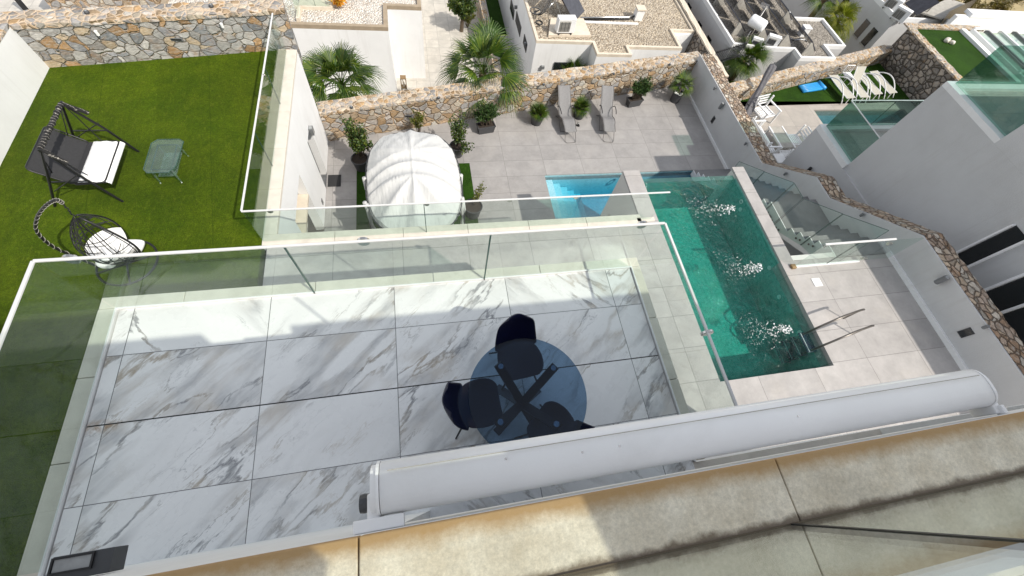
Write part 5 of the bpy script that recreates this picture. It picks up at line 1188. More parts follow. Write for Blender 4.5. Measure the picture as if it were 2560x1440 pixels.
MB().box(q0.x, q1.x, q0.y, q0.y + 4, RZ, RZ + 0.12).build('terrace_plinth', 'creamcop', hA, world=True)
MB().box(q0.x - 0.04, q0.x + 0.08, q0.y - 0.75, q0.y, RZ, RZ + 0.14).build('terrace_plinth', 'creamcop', hA, world=True)
railing('glass railing of the pale terrace on the white pebble roof', [(q0.x + 0.03, q0.y - 0.7), (q0.x + 0.03, q0.y + 0.06), (q1.x - 0.05, q0.y + 0.06)], RZ + 0.12, RZ + 0.85, (1, 2), rail=None, group=None)
p = G(*ZB(575, 40), RZ + 0.25)
t = thing('flower_bush', 'orange flowering bush on the white pebble roof', 'bush', (p.x + 0.1, p.y + 0.25, RZ)); m = MB(); bush(m, None, (0, 0, 0.35), (0.32, 0.32, 0.3), 26, 30, 0.12, 0.06, 231); m.build('flowers', 'orange', t)
# lantern on the paving
p = G(1013, 242, L2)
ln = thing('lantern', 'tall brown wooden lantern standing on the paving beside the white house', 'lantern', (p.x, p.y, L2))
for sx in (-.1, .1):
    for sy in (-.1, .1): MB().box(sx - .015, sx + .015, sy - .015, sy + .015, 0, 0.95).build('post', 'brass', ln)
for k, z in enumerate((0.03, 0.5, 0.93)): MB().box(-.115, .115, -.115, .115, z - 0.015, z + 0.015).build('shelf', 'brass', ln)
MB().tube([(-.1, -.1, .03), (.1, .1, .5)], 0.012, 5).tube([(.1, -.1, .5), (-.1, .1, .93)], 0.012, 5).build('brace', 'brass', ln)
MB().lathe([(0.035, 0), (0.035, 0.2)], (0, 0, 0.515), 12).build('candle', 'creamcop', ln)
# far left neighbour: pale terrace, stone wall, black post
struct('neighbour_terrace', MB().box(-22, -8.31, 15.2, 26, -7.2, -7.0), 'streettile')
a, b = G(*ZA(380, 60), -6.4), G(*ZA(1175, 45), -6.0)
stonewall('brown rubble wall seen over the back of the lawn wall', ((a.x, a.y), (b.x, a.y)), 0.4, -7.0, -5.2, 'stone_w', 'stone_top')
p = G(*ZA(205, 85), -6.9); t = thing('post', 'black square post behind the stone wall of the lawn', 'post', (p.x, p.y, -7.0)); MB().box(-.06, .06, -.06, .06, 0, 1.0).build('shaft', 'black', t); MB().box(-.08, .08, -.08, .08, 1.0, 1.03).build('cap', 'anth', t)
# white boundary strip along the patio wall's far side and narrow stone wall between the houses
p = G(*ZB(1985, 545), -7.5); p2 = G(*ZB(1870, -10), -7.5)
def ywall(label, x, y0, y1, t_, z0, z1, face='stone_w', top='stone_top'):
    th = thing('stone_wall', label, 'wall', (x, (y0 + y1) / 2, z0))
    MB().box(x, x + t_, y0, y1, z0 - 0.3, z1 - 0.05).build('wall_face', face, th, world=True)
    MB().grid(lambda u, v: (x - 0.02 + (t_ + 0.04) * u + 0.01 * math.sin(v * 150), y0 + (y1 - y0) * v, z1 + 0.012 * math.sin(v * 90 + u * 9)), 3, 40).build('cap', top, th, world=True)
    m = MB(); m.box(x - 0.02, x + t_ + 0.02, y0, y1, z1 - 0.06, z1 - 0.02); m.build('cap_edge', top, th, world=True)
    return th
ywall('narrow stone wall running away behind the largest fan palm', p.x, p.y - 1.5, p2.y + 4, 0.22, L2, -7.5)
p = G(*ZB(2000, 75), L2 + 0.02); struct('garden_strip', MB().box(p.x - 0.35, p.x + 0.7, p.y - 2.2, p.y + 2.5, L2, L2 + 0.01), 'turf_n')

# ---------------- house with tan pebble roof
PB = [(4.66, 15.15), (6.95, 15.15), (6.95, 14.42), (8.42, 14.42), (8.42, 14.93), (10.80, 14.93), (10.80, 16.12), (11.85, 16.12), (11.85, 25), (4.66, 25)]
hB = thing('gravel_roof_house', 'white house with a tan pebble roof carrying a solar heater', 'house', (8, 18, L2))
MB().prism([(4.66, 15.15), (6.95, 15.15), (11.85, 16.12), (11.85, 25), (4.66, 25)], L2 - 0.2, RZ - 0.05).build('walls', 'white', hB, world=True)
MB().prism([(6.95, 15.16), (6.95, 14.42), (8.42, 14.42), (8.42, 14.93), (10.80, 14.93), (10.80, 16.12)], -6.35, RZ - 0.051).build('walls', 'white', hB, world=True)
MB().ringcoping(PB, 0.11, RZ - 0.05, RZ + 0.06).build('roof_coping', 'creamcop', hB, world=True)
MB().prism(inset(PB, 0.112), RZ - 0.049, RZ - 0.01).build('roof_gravel', 'gravel_t', hB, world=True)
a = GY(*ZC(455, 560), 15.14); b = GY(*ZC(598, 565), 15.14)
MB().box(a.x, b.x, 15.10, 15.149, L2, a.z).build('door', 'window', hB, world=True)
for q in ((110, 40, 150, 200), (150, 300, 190, 380)): pass
for (ax_, ay_), (bx_, by_) in (((120, 110), (150, 260)), ((70, 0), (90, 110)), ((190, 320), (205, 400))):
    a = GX(*ZC(ax_, ay_), 4.66); b = GX(*ZC(bx_, by_), 4.66)
    MB().box(4.635, 4.659, min(a.y, b.y) - 0.1, max(a.y, b.y) + 0.1, min(a.z, b.z) - 0.3, max(a.z, b.z)).build('window', 'window', hB, world=True)
def small_lamp(label, p, d=(0, -1)):
    t = thing('wall_lamp', label, 'lamp', p, 0, 'small box lamps on the house walls'); dx, dy = d
    MB().box(-0.07 + dx * 0.05, 0.07 + dx * 0.05, -0.05 + dy * 0.05, 0.05 + dy * 0.05, -0.06, 0.06).build('housing', 'grey_metal', t, bevel=0.004)
    MB().box(-0.05 + dx * 0.05, 0.05 + dx * 0.05, -0.035 + dy * 0.05, 0.035 + dy * 0.05, 0.06, 0.066).build('lens', 'lampglass', t)
a = GY(*ZC(345, 598), 15.15); small_lamp('small box lamp left of the dark doorway below the tan roof', (a.x, 15.148, a.z))
a = GX(*ZC(118, 65), 4.66); small_lamp('upper small black lamp on the slit-window side wall', (4.657, a.y, a.z), (-1, 0))
a = GX(*ZC(203, 398), 4.66); small_lamp('lower small black lamp on the slit-window side wall', (4.657, a.y, a.z), (-1, 0))
def ac_unit(label, loc, rz_, s=1.0, group='air conditioning units on the roofs'):
    t = thing('air_conditioner', label, 'air conditioner', loc, rz_, group); w_, d_, h_ = 0.42 * s, 0.17 * s, 0.62 * s
    MB().box(-w_, w_, -d_, d_, 0.06, 0.06 + h_).build('casing', 'whitepaint', t, bevel=0.012)
    grl = MB().box(-w_ * 0.82, w_ * 0.42, -d_ - 0.012, -d_ + 0.001, 0.12, h_ - 0.02).build('grille', 'concrete', t)
    m = MB()
    for k in range(7): m.box(-w_ * 0.80, w_ * 0.40, -d_ - 0.02, -d_ - 0.012, 0.15 + k * (h_ - 0.2) / 7, 0.165 + k * (h_ - 0.2) / 7)
    for o_ in (-0.6, -0.2, 0.2): m.box(w_ * o_ - .006, w_ * o_ + .006, -d_ - 0.0215, -d_ - 0.0205, 0.14, h_ - 0.04)
    m.build('louvres', 'anth', grl)
    for sx in (-1, 1): MB().box(sx * w_ * 0.7 - 0.02, sx * w_ * 0.7 + 0.02, -d_ - 0.02, d_ + 0.02, 0.0, 0.06).build('foot', 'anth', t)
    return t
z0 = RZ
s0, s1, s2, s3 = [G(*ZC(*q), z0 + 0.08) for q in ((400, 315), (782, 318), (715, 165), (420, 160))]
tag(MB().prism([(p.x, p.y) for p in (s0, s1, s2, s3)], z0 - 0.01, z0 + 0.09).build('roof_slab', 'creamcop', bevel=0.01), 'pale concrete slab under the roof equipment on the tan pebbles', 'slab')
p = G(*ZC(548, 318), z0 + 0.1); ac_unit('white air conditioning unit on the pale slab of the tan roof', (p.x, p.y + 0.2, z0 + 0.09), 0.06, 0.86)
# solar water heater: tank on a frame with a sloping panel
p = G(*ZC(500, 215), z0 + 0.1)
sh = thing('solar_heater', 'solar water heater with white tank and sloping collector on the tan roof', 'solar heater', (p.x, p.y + 0.35, z0 + 0.09))
MB().obox((0.55, 0.45, 0.45), (0.32, 0.40, 0.0), (0.38, -0.30, -0.42), (0.012, -0.02, 0.028)).build('collector', 'solar', sh)
MB().lathe([(0.0, -0.55), (0.21, -0.53), (0.24, -0.5), (0.24, 0.5), (0.21, 0.53), (0.0, 0.55)], n=20).xform(Matrix.Translation((-0.05, 0.85, 1.02)) @ Matrix.Rotation(rad(52), 4, 'Z') @ Matrix.Rotation(PI / 2, 4, 'Y')).build('tank', 'whitepaint', sh, smooth=True)
m = MB()
for q in ((-0.35, 0.5), (0.25, 1.2)):
    m = MB().tube([(q[0], q[1], 0), (q[0] + 0.04, q[1] + 0.03, 0.85)], 0.018, 6); m.build('frame_leg', 'steel', sh); MB().tube([(q[0] + 0.55, q[1] - 0.55, 0), (q[0] + 0.04, q[1] + 0.03, 0.8)], 0.016, 6).build('frame_leg', 'steel', sh)
for k, q in enumerate((0, 0.08)): MB().tube(smoothp([(-0.25, 0.5, 0.8), (-0.45 - q, 0.1, 0.45), (-0.75 - q, -0.1, 0.2), (-0.95, 0.2 + q, 0.06), (-0.7, 0.45, 0.05)], 5), 0.022, 6).build('hose', 'black', sh, smooth=True)
MB().tube(circ(-0.85, -0.35, 0.13, 0.03, 20), 0.03, 6, True).build('coiled_hose', 'black', sh, smooth=True)
MB().tube(circ(-0.95, 0.1, 0.22, 0.22, 22), 0.018, 6, True).build('coiled_hose', 'anth', sh, smooth=True)
MB().tube(smoothp([(-0.4, 0.0, 0.0), (-0.42, 0.05, 0.4), (-0.2, 0.2, 0.5), (-0.1, 0.3, 0.2)], 5), 0.02, 6).build('valve_pipe', 'steel', sh, smooth=True)
a, b = G(*ZC(690, 160), z0 + 0.08), G(*ZC(1170, 158), z0 + 0.08)
pd = thing('pipe_duct', 'foil wrapped pipe run across the tan roof to the white vent box', 'pipe', (a.x, a.y, z0))
MB().tube([a, (a + b) / 2 + Vector((0, 0.02, 0)), b + Vector((-0.25, 0, 0)), b + Vector((0.1, 0.12, 0.06))], 0.035, 8).build('pipe', 'steel', pd, world=True, smooth=True)
MB().tube([a + Vector((0.02, -0.07, -0.02)), b + Vector((-0.2, -0.07, -0.02)), b + Vector((0.05, 0.03, 0.05))], 0.028, 8).build('pipe', 'black', pd, world=True, smooth=True)
MB().box(a.x, b.x + 0.1, a.y - 0.22, a.y - 0.13, z0, z0 + 0.05).build('cable_tray', 'alu', pd, world=True)
p = G(*ZC(1205, 190), z0)
vb = thing('vent_box', 'white masonry vent box at the end of the roof pipes', 'vent', (p.x, p.y + 0.15, z0)); MB().box(-0.17, 0.17, -0.15, 0.15, 0, 0.42).build('body', 'whitepaint', vb, bevel=0.008); MB().box(-0.20, 0.20, -0.18, 0.18, 0.42, 0.47).build('lid', 'creamcop', vb)
ywall('stone wall with pale cap along the right side of the tan roof', 11.86, 13.1, 27, 0.22, L2, -5.40, 'stone_d', 'creamcop')
# picket fences
def picket(label, a, b, h, n, group='black picket fences'):
    a, b = Vector(a), Vector(b); t = thing('picket_fence', label, 'fence', a, 0, group); d = b - a
    for zz in (0.08, h - 0.08): MB().bar(a + Vector((0, 0, zz)), b + Vector((0, 0, zz)), 0.03, 0.04).build('rail', 'anth', t, world=True)
    for k in range(n + 1):
        p = a + d * k / n; MB().box(p.x - .010, p.x + .010, p.y - .010, p.y + .010, a.z + (b.z - a.z) * k / n, a.z + (b.z - a.z) * k / n + h).build('picket', 'anth', t, world=True)
    return t
a, b = G(*ZC(165, 700), -6.9), G(*ZC(400, 730), -6.9); picket('short black picket fence right of the largest fan palm', (a.x, a.y, -7.8), (b.x, b.y - 0.05, -7.8), 0.9, 14)
a, b = GX(*ZC(1830, 485), 12.1), GX(*ZC(2200, 372), 12.62); a.z -= 0.65; b.z -= 0.65; picket('black picket fence above the green strip beyond the patio corner', a, b, 0.65, 18)
struct('garden_strip', MB().box(12.1, 15.6, 13.4, 14.6, -7.0, -6.7), 'turf_n')

# ---------------- house with solar rows
ZC3 = -5.3
PC = [(12.95, 14.85), (14.86, 14.63), (15.78, 14.63), (15.78, 14.05), (17.55, 14.05), (17.55, 14.92), (18.6, 14.92), (18.6, 16.96), (17.0, 16.96), (17.0, 27), (12.95, 27)]
hC = flat_house('solar_roof_house', 'white house with rows of tilted solar panels on a grey pebble roof', PC, ZC3, 'gravel_g', 'white', 0.10, lip=0.16, wallmat='white_grey')
for (ax_, ay_), (bx_, by_) in (((1665, 25), (1655, 100)), ((1760, 190), (1745, 265)), ((1845, 320), (1825, 400))):
    a = GX(*ZC(ax_, ay_), 12.95); b = GX(*ZC(bx_, by_), 12.95)
    MB().box(12.93, 12.949, min(a.y, b.y) - 0.16, max(a.y, b.y) + 0.05, b.z, a.z).build('window', 'window', hC, world=True)
for k, (xr, y0, y1) in enumerate(((13.55, 15.6, 22), (14.55, 15.3, 22), (15.5, 14.9, 22), (16.4, 14.4, 22))):
    t = thing('solar_panel_row', ['leftmost', 'second', 'third', 'rightmost'][k] + ' of four rows of dark solar panels on the grey roof', 'solar panel', (xr, (y0 + y1) / 2, ZC3), 0, 'solar panel rows')
    n = int((y1 - y0) / 1.0)
    for i in range(n):
        ya = y0 + (y1 - y0) * i / n
        MB().obox((xr, ya + 0.48, ZC3 + 0.36), (0.25, 0, -0.19), (0, 0.46, 0), (0.012, 0, 0.016)).build('panel', 'solar', t, world=True)
        if i % 2 == 0: MB().xz([(xr - 0.30, ZC3 + 0.0), (xr + 0.30, ZC3 + 0.0), (xr + 0.27, ZC3 + 0.07), (xr - 0.2, ZC3 + 0.5), (xr - 0.27, ZC3 + 0.5)], ya, ya + 0.05).build('support', 'concrete', t, world=True)
for k, ((a_, b_), lb) in enumerate((((245, 425), 'larger white air conditioning unit beside the solar rows'), ((105, 430), 'smaller white air conditioning unit beside the solar rows'))):
    p = G(*ZD(a_, b_), ZC3 + 0.05); ac_unit(lb, (p.x, p.y + 0.15, ZC3), -0.45, 0.62 - 0.12 * k)
p = G(*ZD(105, 235), ZC3 + 0.5); t = thing('water_tank', 'pale blue-white water tank lying on a frame among the solar rows', 'tank', (p.x, p.y, ZC3))
MB().lathe([(0.0, -0.36), (0.19, -0.33), (0.22, -0.28), (0.22, 0.28), (0.19, 0.33), (0.0, 0.36)], n=18).xform(Matrix.Translation((0, 0, 0.62)) @ Matrix.Rotation(-0.9, 4, 'Z') @ Matrix.Rotation(PI / 2, 4, 'Y')).build('tank', 'awning', t, smooth=True)
for sx, sy in ((-.2, .15), (.2, -.15), (.1, .2), (-.1, -.2)): MB().tube([(sx, sy, 0), (sx * .8, sy * .8, 0.5)], 0.016, 6).build('frame_leg', 'steel', t)
for k in range(3): MB().tube(smoothp([(0.1, -0.2, 0.4), (-0.3 - .1 * k, -0.5, 0.2), (-0.7, -0.6 - 0.15 * k, 0.04), (-1.0, -0.3, 0.04)], 5), 0.016, 5).build('hose', 'black', t, smooth=True)
a, b = G(*ZD(30, 330), ZC3 + 0.02), G(*ZD(200, 70), ZC3 + 0.9)
t = thing('antenna', 'slanting television antenna beside the water tank', 'antenna', (a.x, a.y, ZC3)); MB().tube([a, b], 0.013, 6).build('mast', 'steel', t, world=True)
for k in range(6): 
    p = b + Vector((-0.12 + 0.05 * k, 0.06 * k, 0.0)); MB().tube([p - Vector((0.14, -0.1, 0)), p + Vector((0.14, -0.1, 0))], 0.006, 5).build('element', 'steel', t, world=True)
p = G(*ZD(525, 330), ZC3); t = thing('vent_box', 'small white vent box between the solar rows', 'vent', (p.x, p.y + 0.1, ZC3)); MB().box(-.16, .16, -.13, .13, 0, .34).build('body', 'whitepaint', t, bevel=0.006); MB().box(-.18, .18, -.15, .15, .34, .38).build('lid', 'whitepaint', t)
t = thing('roof_cable', 'black cables trailing over the grey pebble roof', 'cable', G(*ZD(430, 350), ZC3 + 0.02))
o = Vector(t.location)
for k in range(3):
    pts = [G(*ZD(*q), ZC3 + 0.03) for q in ((390, 330 + 8 * k), (450, 360), (510, 355 - 6 * k), (570, 365 + 5 * k))]
    MB().tube(smoothp(pts, 5), 0.018, 5).build('cable', 'black' if k else 'alu', t, world=True, smooth=True)

# ---------------- grey house with slit windows
ZD3 = -5.2
a = G(*ZD(1360, 190), ZD3); hx, hy = a.x, a.y
hD = flat_house('slit_window_house', 'grey-white house with dark slit windows and roof machinery', [(hx, hy), (hx + 3.2, hy), (hx + 3.2, hy + 10), (hx, hy + 10)], ZD3, 'gravel_g', 'white', 0.10, lip=0.2, wallmat='white_grey')
for (ax_, ay_), (bx_, by_) in (((1125, 190), (1005, 320)), ((1190, 262), (1070, 400)), ((1000, 45), (930, 130)), ((945, 0), (835, 95))):
    a = GX(*ZD(ax_, ay_), hx); b = GX(*ZD(bx_, by_), hx)
    ym = (a.y + b.y) / 2; MB().box(hx - 0.02, hx - 0.001, ym - 0.19, ym + 0.19, b.z, a.z).build('window', 'window', hD, world=True)
    MB().box(hx - 0.05, hx - 0.001, ym - 0.22, ym + 0.22, b.z - 0.06, b.z - 0.005).build('sill', 'concrete', hD, world=True)
for k, ((a_, b_), lb) in enumerate((((1380, 165), 'nearer air conditioning unit on the roof of the slit-window house'), ((1310, 70), 'farther air conditioning unit on the roof of the slit-window house'))):
    p = G(*ZD(a_, b_), ZD3 + 0.1); ac_unit(lb, (p.x, p.y, ZD3), -1.0, 0.8)
t = thing('solar_panel_row', 'dark tilted solar panel rack on the roof of the slit-window house', 'solar panel', (hx + 1.6, hy + 2.0, ZD3), 0, 'solar panel rows')
for k in range(3):
    MB().obox((hx + 1.5, hy + 0.7 + k * 1.1, ZD3 + 0.5), (0.3, 0, 0.3), (0, 0.5, 0), (-0.014, 0, 0.014)).build('panel', 'solar', t, world=True)
    MB().tube([(hx + 1.75, hy + 0.3 + k * 1.1, ZD3), (hx + 1.75, hy + 0.3 + k * 1.1, ZD3 + 0.75)], 0.03, 6).build('support', 'concrete', t, world=True)
    MB().tube([(hx + 1.25, hy + 0.3 + k * 1.1, ZD3), (hx + 1.25, hy + 0.3 + k * 1.1, ZD3 + 0.25)], 0.03, 6).build('support', 'concrete', t, world=True)
q = [G(*ZD(*c_), -4.9) for c_ in ((1790, 185), (2040, 62))]
t = thing('solar_panel_row', 'large dark solar collector leaning beside the dry slope', 'solar panel', (q[0].x, q[0].y, -5.6), 0, 'solar panel rows')
d = q[1] - q[0]; MB().obox((q[0] + q[1]) / 2, d / 2, Vector((0.35, 0.15, -0.5)), Vector((0.02, 0.01, 0.02))).build('panel', 'solar', t, world=True)
MB().obox((q[0] + q[1]) / 2 + Vector((-0.5, 0.35, 0.0)), d / 2, Vector((0.45, -0.3, 0.02)), Vector((0, 0, 0.03))).build('frame', 'concrete', t, world=True)

# ================================================================== THE NEIGHBOUR'S YARD
nf = MB(); NPX0, NPX1, NPY0, NPY1 = 15.85, 20.5, 11.02, 11.84
for a in ((10.66, NPX0, 5, 13.3), (NPX0, NPX1, 5, NPY0), (NPX1, 21.2, 5, 13.3), (NPX0, NPX1, NPY1, 13.3)): nf.box(*a, NB - 0.3, NB)
struct('neighbour_patio', nf, 'nbtile')
lawn_y = G(*ZD(700, 915), NB).y
b1, b2 = G(*ZD(720, 705), NB), G(*ZD(1110, 600), NB); sl = (b2.y - b1.y) / (b2.x - b1.x)
yw = lambda x: b1.y + sl * (x - b1.x)
struct('neighbour_lawn', MB().prism([(10.66, lawn_y), (21.24, lawn_y), (21.24, yw(21.24) + 0.2), (10.66, yw(10.66) + 0.2)], NB - 0.3, NB + 0.012), 'turf_n')
stonewall('rough tan stone wall behind the neighbour\'s white sunbeds', ((10.7, yw(10.7)), (21.25, yw(21.25))), 0.42, NB, NB + 0.62, 'stone_w', 'stone_top')
np_ = thing('neighbour_pool', 'narrow turquoise pool beyond the neighbour\'s glass balcony', 'pool', (18, 11.4, NB))
b = MB(); b.box(NPX0, NPX1, NPY0, NPY1, NB - 1.0, NB - 0.95); b.box(NPX0 - .05, NPX0 - .002, NPY0, NPY1, NB - .95, NB - .02); b.box(NPX1 + .002, NPX1 + .05, NPY0, NPY1, NB - .95, NB - .02); b.box(NPX0, NPX1, NPY1 + .002, NPY1 + .05, NB - .95, NB - .02); b.box(NPX0, NPX1, NPY0 - .05, NPY0 - .002, NB - .95, NB - .02)
b.build('basin', 'pool_n', np_, world=True)
MB().box(NPX0, NPX1 + 0.7, NPY0 - 0.28, NPY0 - 0.055, NB, NB + 0.03).build('near_coping', 'alu', np_, world=True)
struct('neighbour_pool_water', wavy(NPX0 + .001, NPX1 - .001, NPY0 + .001, NPY1 - .001, NB - 0.07, 0.004, 60, NB - 0.94), 'water_n')
# retaining wall and upper lawn
rw = thing('retaining_wall', 'tall dark rubble retaining wall beside the white sunbeds', 'wall', (21.4, 13, NB))
MB().box(21.25, 21.6, 8, 15.12, NB - 0.4, -4.46).build('wall_face', 'stone_d', rw, world=True)
MB().grid(lambda u, v: (21.23 + 0.36 * u, 8 + 7.14 * v, -4.42 + 0.012 * math.sin(v * 70 + u * 8)), 3, 40).build('cap', 'stone_top', rw, world=True)
MB().box(21.225, 21.24, 8, 15.13, -4.48, -4.425).build('cap_edge', 'stone_top', rw, world=True)
MB().box(21.6, 24.4, 15.12, 15.32, NB - 0.4, -4.46).build('wall_face', 'white', rw, world=True)
MB().box(21.2, 25.5, 15.10, 15.45, -4.458, -4.40).build('cap', 'stone_top', rw, world=True)
struct('upper_lawn', MB().box(21.59, 24.1, 7, 15.1, -5.0, -4.47), 'turf_n')
MB().box(24.1, 24.36, 7, 15.1, -5.0, -4.36).build('kerb', 'white', rw, world=True)
t = thing('garden_stones', 'cluster of three pale stones lying on the upper lawn', 'stones', G(*ZD(1835, 385), -4.47))
for k, (dx, dy) in enumerate(((-0.13, 0.03), (0.02, 0.12), (0.1, -0.08))): blob(MB(), (dx, dy, 0.07), 0.10, 0.085, 0.07, 8, 0.15).build('stone', 'coping', t, smooth=True)
struct('upper_terrace', MB().box(24.36, 40, 5, 16.2, -5.4, -5.1), 'coping')
pg = thing('pergola', 'grey pergola with frosted glass roof panels beside the upper lawn', 'pergola', (25.6, 13, -5.1))
for k in range(5):
    xa = 24.55 + k * 0.82
    MB().box(xa, xa + 0.09, 9, 15.0, -4.42, -4.28).build('beam', 'alu' if k % 2 == 0 else 'grey_metal', pg, world=True)
    if k < 4: MB().box(xa + 0.1, xa + 0.81, 9, 14.85, -4.36, -4.345).build('roof_panel', 'glass_tab', pg, world=True)
for yy in (9.5, 12, 14.9): MB().box(24.55, 27.9, yy, yy + 0.08, -4.28, -4.2).build('cross_beam', 'alu', pg, world=True)
for xa in (24.6, 27.8):
    for yy in (9.6, 14.9): MB().box(xa, xa + 0.1, yy, yy + 0.1, -5.1, -4.42).build('post', 'alu', pg, world=True)
stw = thing('stepped_wall', 'bright white garden wall with stepped top below the dry slope', 'wall', (27, 16.3, -5.4))
m = MB(); m.box(24.9, 40, 16.2, 16.4, -5.5, -4.45); m.build('wall', 'white', stw, world=True)
for k in range(10): MB().box(25.6 + k * 0.62, 26.22 + k * 0.62 - 0.004, 16.18, 16.62, -4.449, -4.30 + 0.0 * k).build('step_block', 'whitepaint', stw, world=True)

# white sunbeds with arched frames
def sunbed(head):
    t = thing('sunbed', 'x', 'sunbed'); w_ = 0.27
    prof = smoothp([(0, -0.62, 0.28), (0, 0.15, 0.30)] + ([(0, 0.75, 0.34)] if head < 0.2 else [(0, 0.22, 0.33), (0, 0.22 + 0.62 * math.cos(head), 0.33 + 0.62 * math.sin(head))]), 4)
    n = len(prof)
    MB().grid(lambda u, v: (w_ * 0.78 * (2 * u - 1), prof[min(n - 1, int(round(v * (n - 1))))].y, prof[min(n - 1, int(round(v * (n - 1))))].z), 4, n - 1).build('sling', 'sling_b', t, solid=0.012)
    for sx in (-1, 1):
        MB().tube([(sx * w_ * 0.82, q.y, q.z) for q in prof], 0.016, 6).build('side_rail', 'whitepaint', t)
        MB().tube([(sx * w_ * 1.02, 0.78 - 1.42 * k / 14, 0.02 + 0.50 * math.sin(PI * (0.10 + 0.90 * k / 14)) ** 0.85) for k in range(15)], 0.021, 7).build('arch_leg', 'whitepaint', t, smooth=True)
    MB().tube([(0, -0.56, 0.26), (0, -0.60, 0.0)], 0.018, 6).build('front_leg', 'whitepaint', t)
    MB().tube([(-w_ * .8, -0.58, 0.27), (w_ * .8, -0.58, 0.27)], 0.016, 6).build('cross_bar', 'whitepaint', t)
    MB().tube([(-w_ * .8, 0.15, 0.29), (w_ * .8, 0.15, 0.29)], 0.016, 6).build('cross_bar', 'whitepaint', t)
    return t
sbA, sbB = sunbed(0.1), sunbed(1.0)
for k, ((a_, b_), lb, src, rz_) in enumerate((((965, 880), 'leftmost of the four white sunbeds, lying flat', sbA, 0.10), ((1090, 872), 'second white sunbed, with its backrest raised steeply', sbB, 0.02), ((1212, 845), 'third white sunbed, lying flat beside the raised one', sbA, 0.14), ((1345, 835), 'rightmost white sunbed, nearest the dark retaining wall', sbA, 0.16))):
    p = G(*ZD(a_, b_), NB + 0.3); loc = (p.x - math.sin(rz_) * 0.6, p.y + 0.60, NB + 0.012)
    if k < 2:
        src.location = loc; src.rotation_euler = (0, 0, rz_); tag(src, lb, 'sunbed', 'white sunbeds on the neighbour\'s lawn')
    else: dup(src, loc, rz_, lb)
p = G(*ZD(935, 685), NB + 0.3); t = thing('garden_chair', 'white plastic garden chair behind the white sunbeds', 'chair', (p.x, p.y, NB + 0.012))
MB().box(-.2, .2, -.2, .2, .30, .33).build('seat', 'whitepaint', t)
MB().tube([(-.2, .2, .33), (-.2, .24, .62), (.2, .24, .62), (.2, .2, .33)], 0.022, 6).build('back_frame', 'whitepaint', t)
for k in range(3): MB().tube([(-.1 + .1 * k, .2, .33), (-.1 + .1 * k, .24, .62)], 0.012, 5).build('back_slat', 'whitepaint', t)
for sx in (-.18, .18):
    for sy in (-.18, .18): MB().tube([(sx, sy, 0), (sx, sy, .3)], 0.018, 6).build('leg', 'whitepaint', t)
# blue air bed
a, b_, c_, d_ = [G(*ZD(*q), NB + 0.06) for q in ((535, 832), (750, 798), (690, 737), (492, 772))]
ab = thing('air_bed', 'bright blue inflatable air bed lying on the neighbour\'s lawn', 'air bed', ((a.x + c_.x) / 2, (a.y + c_.y) / 2, NB + 0.012))
ctr = Vector(ab.location)
for k in range(5):
    f0 = (k + 0.5) / 5; s_, e_ = a.lerp(d_, f0) - ctr, b_.lerp(c_, f0) - ctr; e2 = s_.lerp(e_, 0.78)
    MB().tube([s_, s_.lerp(e2, .3), e2], [0.05, 0.058, 0.055], 8).build('tube', 'bluevinyl', ab, smooth=True)
s_, e_ = b_.lerp(a, 0.12) - ctr, c_.lerp(d_, 0.12) - ctr
MB().tube([s_, (s_ + e_) / 2, e_], 0.10, 10).build('pillow', 'bluevinyl', ab, smooth=True)
# closed umbrella
a, b = G(*ZD(12, 1040), NB + 0.15), G(*ZD(272, 575), -4.55)
um = thing('closed_umbrella', 'closed grey cantilever umbrella wrapped in its cover beside the boundary wall', 'umbrella', (a.x, a.y, NB))
def umb(u, v):
    c_ = a.lerp(b, v); r = (0.15 + 0.02 * math.sin(v * 9) - 0.05 * v) * (1 - 0.85 * max(0, (v - 0.97) / 0.03)); th = 2 * PI * u; r *= 1 + 0.16 * math.sin(th * 5 + v * 4) + 0.06 * math.sin(th * 9 - v * 7)
    return (c_.x + r * math.cos(th) - um.location.x, c_.y + r * math.sin(th) - um.location.y, c_.z - um.location.z)
MB().grid(umb, 40, 30).build('cover', 'tarp', um, smooth=True)
d = (b - a).normalized(); MB().tube([a - d * 0.25, b + d * 0.06], 0.022, 8).build('pole', 'anth', um, world=True)
MB().tube([a + d * 0.45 - Vector((0, 0.0, 0)) + Vector((0.16 * math.cos(k), 0.16 * math.sin(k), 0)) for k in [i * 0.6283 for i in range(10)]], 0.012, 5, True).build('strap', 'black', um, world=True)

# white slatted garden set
def slat_seat(label, loc, rz_, w_, d_=0.5, arms=True, back=True, sz=0.36, group='white slatted garden furniture'):
    t = thing('slatted_seat', label, 'garden seat', loc, rz_, group); n = 6
    for k in range(n): 
        x = -d_ / 2 + d_ * (k + .5) / n; MB().box(x - d_ / n * .33, x + d_ / n * .33, -w_ / 2, w_ / 2, sz - .02, sz).build('seat_slat', 'whitepaint', t)
    if back:
        for k in range(4):
            z = sz + 0.07 + 0.09 * k; MB().box(-d_ / 2 - .05 - .03 * k, -d_ / 2 - .03 - .03 * k, -w_ / 2, w_ / 2, z, z + .06).build('back_slat', 'whitepaint', t)
    for sy in (-1, 1):
        y = sy * (w_ / 2 + 0.025)
        MB().box(-d_ / 2 - .03, -d_ / 2 + .03, y - .022, y + .022, 0, sz + (0.42 if back else 0)).build('leg', 'whitepaint', t)
        MB().box(d_ / 2 - .03, d_ / 2 + .03, y - .022, y + .022, 0, sz + (0.2 if arms else 0)).build('leg', 'whitepaint', t)
        if arms: MB().box(-d_ / 2 + .03, d_ / 2 + .05, y - .03, y + .03, sz + .2, sz + .235).build('armrest', 'whitepaint', t)
        MB().box(-d_ / 2 + .03, d_ / 2 - .03, y - .02, y + .02, sz - .07, sz - .02).build('side_rail', 'whitepaint', t)
    return t
